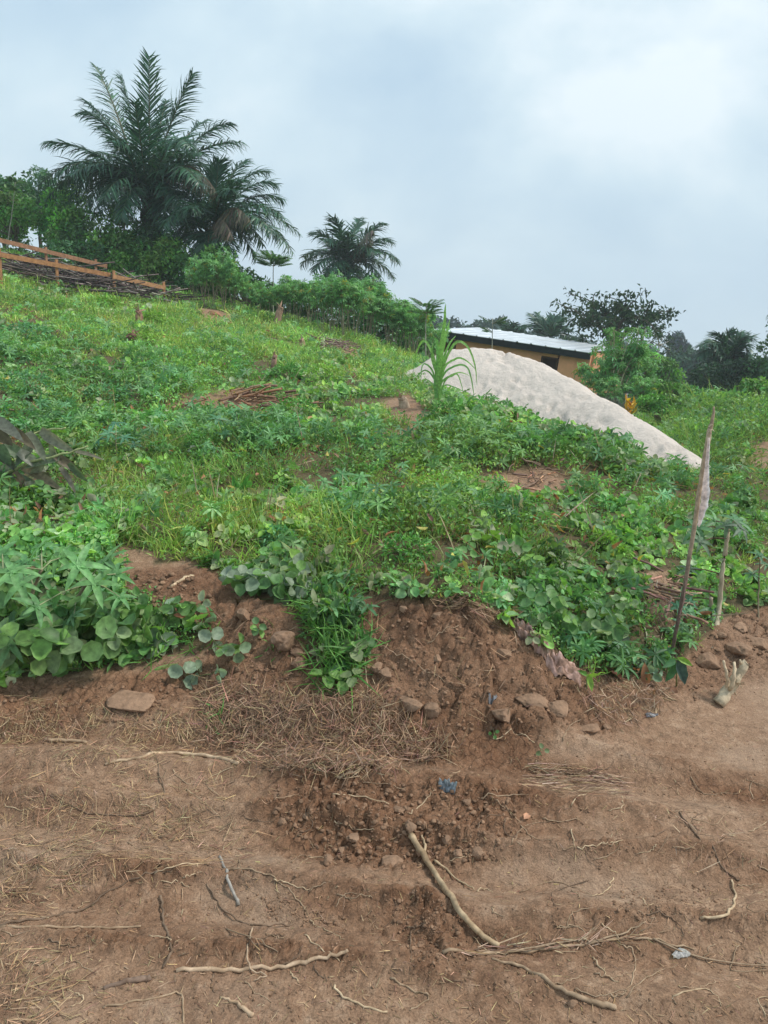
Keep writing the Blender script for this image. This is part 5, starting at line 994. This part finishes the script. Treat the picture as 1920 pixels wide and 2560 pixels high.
stick('curved dark vine forming a wide loop on the left of the road', [(325, 1620), (345, 1670), (355, 1712), (335, 1748), (270, 1763), (190, 1755), (130, 1730), (85, 1705)], .0035, .0025, Sd)
stick('thin pale twig slanting up from the clods left of the thick stick', [(883, 1760), (915, 1735), (937, 1708)], .003, .002, Sp)
stick('long pale branch sloping up out of the twig heap', [(728, 1680), (785, 1660), (850, 1622), (902, 1580)], .0055, .0035, Sp)
stick('long thin twig along the front of the twig heap', [(580, 1665), (640, 1650), (700, 1635), (750, 1610), (775, 1590)], .0035, .0025, Sm)
stick('dead branch with a curled grey leaf behind the twig heap', [(520, 1600), (560, 1568), (600, 1548), (642, 1530)], .006, .003, (.36, .27, .21))
stick('long thin root running down the dug mound', [(806, 1377), (850, 1412), (905, 1441), (960, 1478), (1040, 1515)], .003, .002, Sm)
stick('thin twig lying across the top of the dug mound', [(923, 1392), (955, 1368), (992, 1352)], .003, .002, Sm)
stick('thin pale upright twig beside the hanging grass', [(786, 1385), (790, 1450), (796, 1512)], .0028, .002, Sp)
stick('pale stick half buried at the top of the left dug patch', [(370, 1268), (395, 1252), (418, 1245)], .008, .009, Sp)
stick('short pale twig below the round clods at the centre', [(718, 1716), (790, 1722), (840, 1738)], .0028, .002, Sp)
stick('long dark curved vine at the right side of the road', [(1465, 1752), (1508, 1810), (1555, 1868), (1597, 1903)], .004, .003, Sd)
stick('pale hook-shaped vine at the right edge of the road', [(1580, 1900), (1588, 1940), (1572, 1975), (1515, 1985)], .004, .005, Sp)
stick('pointed split stick at the bottom left of centre', [(478, 2156), (515, 2172), (545, 2196)], .003, .0075, (.44, .31, .2))
stick('dark flat piece of bark at the lower left', [(225, 2134), (280, 2120), (325, 2113)], .006, .010, (.22, .15, .11))
stick('bent dark vine standing out on the lower left of the road', [(350, 1935), (352, 1990), (370, 2045), (352, 2092)], .005, .004, Sd)
stick('straight thin branch crossing the left edge of the road', [(0, 2003), (100, 2003), (200, 2005), (305, 2003)], .0045, .0035, Sm)
stick('long dark twig slanting up from the left edge', [(0, 2000), (90, 1985), (170, 1970), (230, 1930), (300, 1895), (370, 1884)], .0035, .0025, Sd)
stick('thin vine curving right of the short grey stick', [(495, 1878), (545, 1880), (600, 1905), (640, 1940), (660, 1967)], .003, .002, Sm)
stick('vine curving below the short grey stick', [(445, 1908), (475, 1955), (520, 1992), (570, 2000), (636, 1994)], .0038, .0028, Sd)
stick('bent twig at the bottom, right of centre', [(845, 2115), (890, 2140), (928, 2153), (885, 2182)], .0035, .0025, Sm)
stick('long thin twig at the bottom, just left of the bent one', [(720, 2130), (762, 2165), (835, 2187)], .0035, .003, Sp)
stick('thin twig with a right-angle bend at the bottom left', [(225, 2176), (310, 2162), (390, 2145), (396, 2212)], .003, .003, Sm)
stick('curved twig looping down at the lower right', [(1345, 2042), (1368, 2062), (1370, 2105), (1348, 2145), (1318, 2150)], .0028, .0022, Sm)
stick('straight pale twig at the lower right between the loops', [(1280, 2068), (1305, 2102), (1335, 2122)], .003, .002, Sp)
stick('thin pale twig near the foot of the stake', [(1065, 1600), (1120, 1588), (1155, 1605)], .003, .0025, Sp)
stick('arched vine running from the flat stone-like clod', [(1215, 1600), (1230, 1570), (1255, 1555)], .0028, .002, Sm)
stick('pale twig on the road above the right-hand loops', [(1245, 1833), (1290, 1828), (1345, 1815)], .0025, .0018, Sp)
stick('short upright pale twig at the middle right of the road', [(1234, 1793), (1240, 1833)], .003, .0025, Sp)
stick('thin twigs leading down right from the small plastic scrap', [(1070, 1728), (1105, 1762), (1140, 1802), (1205, 1832)], .0025, .002, Sm)
stick('long thin twig slanting left of the foot of the stake', [(1285, 1535), (1330, 1500), (1372, 1462)], .0035, .0025, Sm)
stick('thin dark twig hanging straight down left of the foot of the stake', [(1333, 1430), (1337, 1490), (1378, 1565)], .003, .002, Sd)
stick('taut thin twig lying level from the cloth rag to the stake', [(1270, 1440), (1350, 1443), (1440, 1441)], .0025, .0018, Sg)
stick('pale leafless stalk standing in the weeds left of the stake', [(1365, 1258), (1383, 1306), (1398, 1400)], .005, .004, (.42, .42, .28), lift=3)
stick('reddish fallen branch on the green slope at the left', [(281, 825), (312, 848), (343, 873)], .018, .024, (.30, .17, .12), lift=3)
stick('brown branch lying left of the pile of split wood', [(372, 888), (415, 872), (452, 862)], .02, .02, (.30, .19, .12), lift=3)
stick('pale split branch above the pile of split wood', [(490, 822), (525, 835), (558, 849)], .016, .02, (.45, .33, .22), lift=3)
stick('dark stick lying among the weeds below the sand pile', [(1130, 1062), (1155, 1048), (1178, 1030)], .012, .010, (.26, .17, .12), lift=3)
stick('arching dry stalk over the right part of the bank', [(1065, 985), (1100, 975), (1135, 1000), (1155, 1030)], .006, .004, (.33, .2, .14), lift=6)
# loose twigs, alike among themselves
tw_l = ['slender dry twig lying loose on the left half of the road', 'slender dry twig lying loose on the right half of the road']
for i in range(110):
    side = i % 2; u = RNG.uniform(0, 800) if side == 0 else RNG.uniform(860, 1659); v = RNG.uniform(1640, 2200); an = RNG.normal() * .6 + (0 if RNG.random() < .7 else 1.3); L = RNG.uniform(30, 95) * (1.7 if RNG.random() < .3 else 1); b_ = RNG.normal() * .25 * L
    stick(tw_l[side], [(u, v), (u + L * .5 * math.cos(an) - b_ * math.sin(an), v + (L * .5 * math.sin(an) + b_ * math.cos(an)) * .6), (u + L * math.cos(an), v + L * math.sin(an) * .6)], RNG.uniform(.0018, .0034), .0014, [Sp, Sm, Sd, Sm][int(RNG.integers(4))], 'twig', 'loose twigs on the dirt road', sides=4, cat='twig')

# straw and twig litter
def litter(zones, label, name, Lr, Wr, cols, flat=.12, cat='litter', hz=.0, mat=None, cluster=0, up=0.0):
    a = Acc()
    for (poly, n, dirn) in zones:
        pu = np.array(poly); u = RNG.uniform(pu[:, 0].min(), pu[:, 0].max(), n * 3); v = RNG.uniform(pu[:, 1].min(), pu[:, 1].max(), n * 3); k = in_poly(u, v, poly)
        if cluster: k &= (fbm(u / 60, v / 30, 3, cluster) > RNG.uniform(-.5, .35, len(u)))
        u, v = u[k][:n], v[k][:n]; p = hit(u, v); m = len(p); an = RNG.uniform(0, 6.28, m) if dirn is None else dirn[0] + RNG.normal(size=m) * dirn[1]
        L = RNG.uniform(*Lr, m) * RNG.uniform(.5, 1, m); e = p + np.stack([np.cos(an), np.sin(an), 0 * an], -1) * L[:, None]; e[:, 2] = H(e[:, 0], e[:, 1]); d = e - p; d[:, 2] += L * np.abs(RNG.normal(size=m)) * flat + up * L
        p[:, 2] += .002 + RNG.random(m) * hz; a.leaves(p, d, norm(np.stack([RNG.normal(size=m) * .4, RNG.normal(size=m) * .4 - .3, 1 + 0 * an], -1)), L, RNG.uniform(*Wr, m), RNG.normal(size=m) * .18, pick(cols, m, .2), 'blade')
    return stuff(a, name, mat or M_STRAW, label, cat)
Y = [(.36, .235, .13), (.28, .175, .10), (.46, .32, .18), (.19, .115, .068)]
B_ = [(.30, .185, .11), (.21, .125, .078), (.38, .25, .155), (.14, .082, .05)]
litter([([(0, 1530), (300, 1560), (560, 1560), (560, 1680), (420, 1800), (250, 1830), (0, 1900)], 1500, None), ([(0, 1500), (440, 1540), (440, 1620), (0, 1640)], 1200, None), ([(0, 1840), (330, 1780), (560, 1790), (540, 1860), (200, 1900), (0, 2000)], 900, (0.0, .7)), ([(0, 2030), (170, 2060), (160, 2212), (0, 2212)], 260, None)],
       'yellowish straw scattered over the left side of the road', 'straw_litter', (.015, .10), (.001, .0024), Y, .12, 'straw', .008, cluster=5)
litter([([(440, 1500), (640, 1520), (700, 1500), (800, 1490), (900, 1580), (1000, 1620), (960, 1650), (800, 1680), (620, 1680), (440, 1620)], 3400, None), ([(440, 1480), (640, 1500), (640, 1560), (440, 1560)], 600, None), ([(920, 1295), (1000, 1290), (1080, 1330), (1060, 1350), (940, 1320)], 260, (.0, .4)), ([(780, 1330), (1060, 1330), (1240, 1480), (1240, 1570), (1000, 1590), (800, 1500)], 90, None), ([(430, 1330), (640, 1330), (660, 1500), (430, 1500)], 60, None), ([(1040, 1290), (1130, 1340), (1130, 1400), (1050, 1350)], 80, None)],
       'tangled heap of thin brown twigs and roots at the foot of the bank', 'twig_heap', (.03, .13), (.0016, .0036), B_, .35, 'twigs', .035)
litter([([(1130, 1650), (1250, 1660), (1340, 1680), (1350, 1720), (1200, 1715), (1120, 1700)], 420, (-.1, .35)), ([(1270, 1420), (1440, 1440), (1450, 1520), (1370, 1570), (1290, 1560), (1250, 1500)], 700, None), ([(980, 2050), (1250, 2030), (1400, 2020), (1390, 2040), (1200, 2060), (980, 2072)], 90, (.1, .4)), ([(1370, 1240), (1450, 1240), (1490, 1340), (1440, 1400), (1390, 1340)], 360, None), ([(1400, 1760), (1560, 1760), (1659, 1860), (1659, 1900), (1450, 1850)], 60, None)],
       'bundles of thin dry twigs lying in drifts on the right side', 'twig_drift', (.03, .14), (.0014, .003), B_ + [(.46, .33, .22)], .12, 'twigs', .012)
litter([([(-60, 1560), (1720, 1420), (1720, 2260), (-60, 2260)], 5200, None)], 'short bits of straw strewn thinly over the whole dirt road', 'straw_bits', (.008, .042), (.001, .0022), Y + B_, .06, 'straw', 0, cluster=15)
# dead leaves by the stake
for (u, v, s_) in ((1298, 1438, 1.2), (1325, 1432, 1.0), (1345, 1445, 1.1), (1370, 1452, 1), (1400, 1432, 1.0), (1340, 1470, .9), (1395, 1480, 1.3), (1410, 1500, 1.2), (1452, 1490, 1.2), (1320, 1455, .9), (1285, 1398, .9)):
    p = hit(u, v)[0] + [0, 0, .012]; a = Acc(); a.leaves(p, rdir(1, .1), norm(np.array([RNG.normal() * .3, -.6, 1])), .075 * s_, .032 * s_, .5, pick([(.40, .19, .09), (.46, .25, .13), (.33, .15, .08)], 1), 'long'); o = a.build('dead_leaf', M_LEAF, None, tuple(p)); tag(o, 'curled brown dead leaf on the soil left of the foot of the stake', 'leaf', 'dead leaves around the foot of the stake')
p = hit(1355, 1425)[0]; a = Acc(); a.leaves(p + [0, 0, .03], P(1400, 1440, p[1] - .05) - p, norm(np.array([0, -.6, .8])), .11, .06, .2, (.34, .36, .17), 'long'); o = a.build('wilted_leaf', M_LEAF, None, tuple(p)); tag(o, 'large wilted olive leaf folded over the dead brown ones', 'leaf')
a = Acc(); p = hit(1131, 1775)[0] + [0, 0, .01]; a.leaves(p, [.2, .2, .1], [0, -.5, 1], .045, .028, .4, (.62, .33, .2), 'ovate'); tag(a.build('dead_leaf', M_LEAF, None, tuple(p)), 'lone pale orange dead leaf on the road right of the clods', 'leaf')

# ------------------------------------------------------------------ cloth rag and plastic scraps
def crumple(label, name, cat, px, wpx, col, mat, amp, colfn=None, nu=60, nv=18, seed=1, lift=.012):
    pts = np.array([hit(*q)[0] for q in px]); pts = wiggle(pts, 0, 12); s = np.linspace(0, 1, nu); c = np.stack([np.interp(s, np.linspace(0, 1, len(pts)), pts[:, k]) for k in range(3)], -1); tg = norm(np.gradient(c, axis=0)); sd_ = norm(np.cross(tg, [0, 0, 1.])); w = np.interp(s, np.linspace(0, 1, len(wpx)), wpx)
    t = np.linspace(-1, 1, nv); S, T = np.meshgrid(s, t, indexing='ij'); pos = c[:, None] + sd_[:, None] * (T * w[:, None] * (1 + .18 * vnoise(S * 9, T * 2, seed)))[..., None]
    h = amp * (np.sqrt(np.clip(1 - T ** 2, 0, 1)) * .9 + .7 * vnoise(S * 5 + T * 1.1, T * 2.6 - S * 3, seed + 1) + .5 * np.abs(vnoise(S * 9 - T * 2, T * 4 + S * 5, seed + 2)) + .25 * vnoise(S * 22 + T * 5, T * 7, seed + 3))
    pos[..., 2] = H(pos[..., 0], pos[..., 1]) + lift * .3 + np.maximum(h, .001 - .006 * (np.abs(T) > .98)); colr = np.broadcast_to(np.array(col, float), pos.shape).copy()
    if colfn is not None: colr = colfn(S, T, colr)
    i = (np.arange(nu - 1)[:, None] * nv + np.arange(nv - 1)[None]).ravel(); a = Acc(); a.raw(pos.reshape(-1, 3), np.concatenate([np.stack([i, i + 1, i + nv + 1], -1), np.stack([i, i + nv + 1, i + nv], -1)]), colr.reshape(-1, 3)); o = a.build(name, mat, None, tuple(c[nu // 2])); return tag(o, label, cat)
def ragcol(S, T, c):
    m = smooth(.05, .35, vnoise(S * 16, T * 3 + 7, 40))[..., None]; d = smooth(.0, .5, vnoise(S * 4, T * 2, 44))[..., None]; return c * (1 - d * .55) * (1 - m * .8) + np.array([.50, .33, .28]) * m * .8
crumple('crumpled dirty pink-brown patterned cloth half buried in the right shoulder of the mound', 'cloth_rag', 'rag', [(1108, 1362), (1150, 1388), (1180, 1410), (1205, 1442), (1250, 1470)], [.010, .026, .036, .034, .024], (.27, .165, .12), M_CLOTH, .034, ragcol, 90, 26, 3)
crumple('crumpled blue-grey plastic scrap on the road at the centre', 'plastic_scrap', 'plastic scrap', [(948, 1690), (965, 1698), (985, 1706)], [.007, .014, .010], (.19, .22, .25), M_PLASTIC, .011, lambda S, T, c: c * (1 + .9 * smooth(.1, .5, vnoise(S * 8, T * 3, 66)))[..., None], 30, 14, 9)
crumple('tiny grey plastic scrap on the right of the dug mound', 'plastic_scrap', 'plastic scrap', [(1055, 1512), (1072, 1506)], [.006, .009, .006], (.28, .29, .32), M_PLASTIC, .006, None, 16, 8, 19)
crumple('wispy torn scrap of clear white plastic at the lower right', 'plastic_scrap', 'plastic scrap', [(1452, 2070), (1470, 2062), (1490, 2066)], [.004, .012, .003], (.55, .53, .52), M_PLASTIC, .006, None, 24, 10, 29)
crumple('flat dark scrap of plastic pressed in the dirt below the dead leaves', 'plastic_scrap', 'plastic scrap', [(1395, 1548), (1420, 1545)], [.006, .01, .006], (.12, .13, .16), M_PLASTIC, .004, None, 16, 8, 39)

# ------------------------------------------------------------------ clods
import bmesh
def ico(sub):
    b = bmesh.new(); bmesh.ops.create_icosphere(b, subdivisions=sub, radius=1); v = np.array([q.co[:] for q in b.verts]); t = np.array([[w.index for w in f.verts] for f in b.faces]); b.free(); return v, t
I3, I1 = ico(4), ico(2)
def rock_shape(v, s):
    h = .16 * vnoise(v[:, 0] * 1.7 + s * 3.1, v[:, 1] * 1.7 + v[:, 2] * 1.3, s) + .13 * vnoise(v[:, 0] * 3.5 + v[:, 2] * 2.1, v[:, 1] * 3.5 + s, s + 1) + .10 * vnoise(v[:, 0] * 8 + v[:, 2] * 7, v[:, 1] * 8, s + 2) + .05 * vnoise(v[:, 0] * 19 + v[:, 2] * 15, v[:, 1] * 19, s + 3)
    # flatten some sides
    r = v * (1 + h * 1.5)[:, None]
    for k in range(11):
        rr = np.random.default_rng(s * 10 + k); n_ = norm(rr.normal(size=3)); d = r @ n_; c = rr.uniform(.42, .8); r = r - np.where(d > c, (d - c) * .9, 0)[:, None] * n_
    return r
def clod(label, u, v, rp, flat=.65, asp=1.0, rot=None, col=(.255, .158, .10)):
    p = hit(u, v + rp * .35)[0]; D = np.linalg.norm(p - CAMP); r = rp * D / FPX; s = int(RNG.integers(1, 9999)); q = rock_shape(I3[0], s) * [r * asp, r, r * flat]; an = RNG.uniform(0, 3.1) if rot is None else rot
    q = q @ np.array([[math.cos(an), math.sin(an), 0], [-math.sin(an), math.cos(an), 0], [0, 0, 1]]); a = Acc(); a.raw(q + p + [0, 0, r * flat * .25], I3[1], np.array(col) * RNG.uniform(.92, 1.1)); o = a.build('soil_clod', M_CLOD, None, tuple(p)); tag(o, label, 'clod', 'lumps of dried soil')
for args in (
 ('big rounded clod at the left foot of the hanging grass', 615, 1378, 34, .8), ('wide flat slab of dried mud below the left clump', 285, 1500, 45, .25, 1.3, 0), ('clod at the lower left foot of the hanging grass', 650, 1432, 22), ('clod at the top of the left dug patch', 525, 1325, 22, .6), ('clod below the round one in the left dug patch', 640, 1405, 18),
 ('upright clod just right of the grass tongue', 815, 1440, 14, 1.0), ('second upright clod right of the grass tongue', 830, 1455, 18, .8), ('clod alone on the face of the mound', 918, 1452, 13, .8), ('small clod high on the face of the mound', 945, 1420, 13, .6), ('pale clod at the top left of the mound', 870, 1312, 12), ('pale chunk under the weeds at the top of the mound', 945, 1325, 16, .6), ('long narrow clod standing at the foot of the mound', 930, 1535, 18, 1.2), ('broad clod at the foot of the mound left of the narrow one', 885, 1515, 28, .5, 1.3),
 ('large rounded clod at the right foot of the mound', 1085, 1540, 27, .7), ('clod beside the cloth rag near its upper end', 1085, 1408, 19, .8), ('long sloping lump below the cloth rag', 1140, 1500, 30, .5, 1.6, -.8), ('broad lump left of the dead leaves', 1205, 1520, 32, .4, 1.3), ('smooth flat clod on the road edge below the rag', 1275, 1570, 23, .5, 1.2, 0), ('tiny clod next to the smooth flat one', 1308, 1568, 10),
 ('pale clod behind the cut stump', 1525, 1420, 26, .6, 1.2, 0), ('larger pale clod above the cut stump', 1590, 1392, 27, .5, 1.3), ('clod at the right edge above the road', 1640, 1385, 24, .5), ('small clod right of the knobbly stems', 1560, 1370, 14), ('flat chunk on the bank at the right edge', 1600, 1350, 18, .4, 1.4),
 ('largest clod in the heap at the centre of the road', 845, 1855, 25, .4, 1.3), ('round clod at the left end of the road heap', 708, 1860, 13, .9), ('round clod in the middle of the road heap', 765, 1805, 14), ('clod near the tip of the thick stick', 888, 1785, 15, .7), ('upright clod right of the thick stick', 965, 1812, 10, 1.0), ('clod at the right end of the road heap', 1030, 1835, 16, .6), ('clod right of the thick stick, next to the last of the heap', 990, 1840, 14, .7), ('clod in the upper left of the road heap', 660, 1760, 13, .6), ('clod at the left of the road heap beside the straw', 610, 1775, 12), ('small round clod at the lower edge of the road heap', 740, 1832, 11), ('dark clod between the largest one and the stick tip', 905, 1835, 13), ('clod at the upper right of the road heap', 1010, 1730, 11), ('lump above the tip of the thick stick', 860, 1745, 15, .5), ('small clod low in the ruts at the bottom right', 1235, 2165, 12)):
    clod(*args)
def crumbs(zones, name, label):
    a = Acc()
    vs = [rock_shape(I1[0], 50 + k) for k in range(16)]
    for poly, n, rr in zones:
        pu = np.array(poly); u = RNG.uniform(pu[:, 0].min(), pu[:, 0].max(), n * 3); v = RNG.uniform(pu[:, 1].min(), pu[:, 1].max(), n * 3); k = in_poly(u, v, poly); u, v = u[k][:n], v[k][:n]; p = hit(u, v)
        for i in range(len(p)):
            r = rr[0] + (rr[1] - rr[0]) * RNG.random() ** 4.5; q = vs[int(RNG.integers(16))]; an = RNG.uniform(0, 6.28); M = np.array([[math.cos(an), math.sin(an), 0], [-math.sin(an), math.cos(an), 0], [0, 0, .75]]); a.raw(q @ M * r * RNG.uniform(.8, 1.2, 3) + p[i] + [0, 0, r * .12], I1[1], np.array((.25, .15, .092)) * RNG.uniform(.7, 1.2))
    stuff(a, name, M_CLOD, label, 'soil crumbs')
crumbs([(Z_CLOD, 1300, (.002, .013)), (Z_CLOD2, 350, (.002, .009)), ([(440, 1320), (560, 1320), (690, 1420), (640, 1520), (420, 1530), (400, 1470)], 600, (.003, .014)), ([(780, 1320), (1080, 1320), (1240, 1480), (1250, 1570), (1000, 1600), (800, 1520)], 1200, (.002, .013)), ([(280, 1240), (400, 1240), (470, 1300), (400, 1330), (300, 1310)], 250, (.003, .02)), ([(1450, 1400), (1659, 1330), (1659, 1420), (1500, 1520)], 350, (.002, .016)), ([(0, 1480), (440, 1470), (440, 1560), (0, 1560)], 350, (.002, .014)), ([(1300, 1930), (1520, 1910), (1560, 1960), (1350, 1990)], 250, (.002, .008)), ([(560, 1930), (760, 1980), (720, 2010), (580, 1990)], 200, (.002, .008)), ([(-50, 1600), (1700, 1450), (1700, 2250), (-50, 2250)], 6000, (.0010, .0055))],
       'soil_crumbs', 'small crumbs of dark loose soil lying on the road and bank')

# ------------------------------------------------------------------ stumps, wood pile, brush piles on the slope
def stump(label, u, v0, v1, wpx, lean=0, col=(.26, .15, .10), name='tree_stump'):
    b = hit(u, v0)[0]; D = b[1]; top = P(u + lean, v1, D); r = wpx / 2 * D / FPX; a = Acc(); pts = wiggle([b - [0, 0, .1], (b + top) / 2 + RNG.normal(size=3) * .01, top], .004, 5); a.tube(pts, np.linspace(r * 1.25, r * .85, len(pts)), col, 9, .14)
    for k in range(4): a.leaves(top, rdir(1, 1.2), rdir(1), r * 2.2, r * .5, 0, np.array(col) * 1.3, 'blade')
    tag(a.build(name, M_BARK, None, tuple(b)), label, 'stump', None)
stump('short brown stump in yellow-green regrowth below the brush pile', 300, 702, 672, 15)
stump('dark rotting stump with weeds round it, lower than the one below the brush pile', 283, 750, 722, 20, 3, (.16, .09, .06))
stump('leaning brown stub in front of the cassava row', 596, 702, 662, 13, 10, (.36, .23, .16))
stump('upright brown post-like stump above the pile of split wood', 588, 806, 768, 11, 6, (.30, .18, .13))
stump('small pale stump beside the thin brush heap', 652, 752, 733, 11, 0, (.42, .28, .19))
stump('thin stub right of the thin brush heap, near the sand pile', 868, 808, 782, 6, 0, (.36, .25, .18))
stump('pale log end poking from the bare patch below the tall cane grass', 880, 880, 860, 20, -14, (.42, .31, .22))
def wood_heap(name, label, poly, n, Lr, r, cols, cat, h=.15, ang=None):
    pu = np.array(poly, float); c = hit(*pu.mean(0))[0]; a = Acc(); k = 0
    while k < n:
        u = RNG.uniform(pu[:, 0].min(), pu[:, 0].max()); v = RNG.uniform(pu[:, 1].min(), pu[:, 1].max())
        if not in_poly(np.array([u]), np.array([v]), poly)[0]: continue
        p = hit(u, v)[0]; an = RNG.uniform(0, 6.28) if ang is None else ang[0] + RNG.normal() * ang[1]; L = RNG.uniform(*Lr); d = np.array([math.cos(an), math.sin(an), RNG.normal() * .18]); e = p + d * L; e[2] = max(H(e[0], e[1]), e[2] if e[2] - H(e[0], e[1]) < h * 2 else 0); z = RNG.random() * h
        a.tube(wiggle([p + [0, 0, z], (p + e) / 2 + [0, 0, z], e + [0, 0, z]], .003, 2), RNG.uniform(*r), pick(cols, 1)[0], 4, .1); k += 1
    return tag(a.build(name, M_BARK, None, tuple(c)), label, cat)
wood_heap('brush_pile', 'long heap of dark dead branches cleared below the timber rails', [(10, 578), (60, 570), (120, 592), (240, 612), (330, 632), (392, 662), (300, 655), (200, 640), (110, 622), (40, 606)], 900, (.3, 1.2), (.006, .022), [(.065, .045, .04), (.09, .065, .06), (.13, .10, .085), (.045, .035, .035), (.26, .22, .19)], 'brush pile', .3)
wood_heap('brush_pile', 'small heap of thin dark brush on the slope before the cassava row', [(655, 738), (735, 745), (770, 765), (700, 762)], 120, (.15, .6), (.004, .012), [(.14, .09, .075), (.22, .15, .12), (.30, .24, .2)], 'brush pile', .14)
wood_heap('wood_pile', 'flattened pile of reddish split wood lying in the middle of the green slope', [(480, 850), (540, 845), (570, 875), (670, 898), (640, 903), (540, 892), (490, 875)], 60, (.12, .7), (.004, .015), [(.36, .21, .13), (.30, .16, .10), (.42, .30, .19), (.16, .10, .07)], 'wood pile', .10, (-.35, .9))
wood_heap('wood_pile', 'small scatter of orange wood chips and sticks below the sand pile', [(1060, 1040), (1170, 1020), (1260, 1050), (1180, 1070)], 30, (.05, .22), (.003, .008), [(.48, .27, .16), (.34, .2, .13), (.22, .14, .1)], 'wood pile', .08)
wood_heap('wood_pile', 'tuft of broken reddish stems in the weeds left of the stake', [(1400, 1265), (1450, 1262), (1470, 1330), (1430, 1340)], 40, (.06, .2), (.003, .008), [(.38, .24, .17), (.28, .17, .12), (.2, .13, .1)], 'wood pile', .1)
def soil_heap(label, u, v, ru, rv, col):
    b = hit(u, v)[0]; D = b[1]; s = int(RNG.integers(99999)); q = rock_shape(I3[0], s) * [ru * D / FPX, ru * D / FPX * .7, rv * D / FPX]; a = Acc(); a.raw(q + b, I3[1], col)
    tag(a.build('root_clump', M_CLOD, None, tuple(b)), label, 'soil clump')
soil_heap('reddish clump of roots and soil on the upper slope, left of the leaning stub', 462, 680, 18, 12, (.34, .17, .10)); soil_heap('second reddish root clump, lower and to the right of the first', 490, 700, 13, 12, (.36, .18, .11))

# small bright weed bushes that stand out on the slope
for (u, v, D, w, h, c, lab) in ((1300, 1165, 4.7, 28, 24, 1, 'lime clump of fine weeds on the bank left of the stake'), (1335, 1195, 4.5, 26, 22, 1, 'second lime clump just below the first on the bank left of the stake'), (1120, 1085, 5.0, 60, 22, 0, 'patch of mid green leaves in front of the wood chips on the bank'), (1180, 960, 6.8, 45, 26, 0, 'bright leafy bush on the crest in front of the sand pile'),
    (960, 890, 8.0, 34, 22, 0, 'leafy weed bush at the foot of the tall cane grass'), (700, 810, 11.5, 42, 24, 1, 'yellow-green weed bush right of the post-like stump'), (620, 805, 12, 36, 18, 0, 'low weed bush beside the post-like stump'), (640, 880, 9.0, 50, 20, 0, 'weed bush right of the flattened wood pile'), (330, 690, 17, 28, 14, 1, 'yellow-green regrowth behind the short brown stump'),
    (310, 735, 14.5, 36, 16, 1, 'yellow-green regrowth round the dark rotting stump'), (235, 655, 18, 30, 12, 1, 'yellow-green weeds below the middle of the brush pile'), (60, 720, 12, 60, 22, 2, 'blue-green weed bush near the left edge of the slope'), (230, 850, 8.2, 55, 22, 2, 'blue-green weed bush above the reddish fallen branch'), (60, 830, 8.6, 60, 26, 2, 'second blue-green bush at the left edge, lower down the slope'),
    (820, 960, 7.0, 60, 20, 2, 'spreading weed bush in the middle of the slope'), (880, 1180, 4.3, 60, 26, 0, 'leafy bush just above the dug mound'), (600, 1160, 4.4, 40, 26, 2, 'weed bush above the grass tongue'), (1590, 1160, 5.3, 50, 22, 0, 'leafy weeds behind the knobbly cassava stems'), (430, 960, 6.6, 30, 30, 0, 'dark-based leafy bush left of the pale cassava seedling'), (1000, 985, 6.6, 45, 16, 2, 'low weeds beside the wood chips')):
    cols = [[(.13, .32, .08), (.16, .36, .09)], [(.24, .42, .08), (.28, .46, .10)], [(.12, .30, .13), (.14, .33, .14)]][c]
    p = hit(u, v + h)[0]; D = min(D, p[1] + .3); C_ = np.array([p[0], p[1], 0]); w_ = w * p[1] / FPX; h_ = 2 * h * p[1] / FPX; n = 420; q = rdir(n, .5) * RNG.uniform(.4, 1, (n, 1)) ** .5
    pos = p + [0, 0, h_ * .42] + q * [w_, w_ * .7, h_ * .55]; pos[:, 2] = np.maximum(pos[:, 2], H(pos[:, 0], pos[:, 1]) + .02); L = max(.03, .0052 * p[1]) ; a = Acc(); k = RNG.random(n) < .75
    a.leaves(pos[k], norm(q[k] + RNG.normal(size=(k.sum(), 3)) * .7), norm(rdir(k.sum(), 1) + q[k] * .4), L * RNG.uniform(.7, 1.5, k.sum()), L * .45, .3, pick(cols, k.sum(), .2), 'lance'); s = Acc()
    root = thing('weed_bush', lab, 'weed', tuple(p)); a.build('leaves', M_LEAF, root, tuple(p))
    for j in range(14): e = pos[int(RNG.integers(n))]; s.tube([p + RNG.normal(size=3) * [.02, .02, 0], (p + e) / 2 + [0, 0, .02], e], .003, (.16, .18, .08), 3)
    s.build('stems', M_BARK, root, tuple(p))
# moist air over the whole place
hz = Acc(); hz.box((0, 215, 14), 860, 240, 30); ho = hz.build('haze', M_SOIL, shade=False); ho['kind'] = 'stuff'; ho['label'] = 'thin moist haze over the valley'; ho['category'] = 'haze'
hm = bpy.data.materials.new('haze_air'); hm.use_nodes = True; hm.node_tree.nodes.clear(); pv = hm.node_tree.nodes.new('ShaderNodeVolumePrincipled'); pv.inputs['Color'].default_value = (.86, .93, 1, 1); pv.inputs['Density'].default_value = .0013; pv.inputs['Anisotropy'].default_value = .2
oo = hm.node_tree.nodes.new('ShaderNodeOutputMaterial'); hm.node_tree.links.new(pv.outputs[0], oo.inputs['Volume']); ho.data.materials.clear(); ho.data.materials.append(hm)
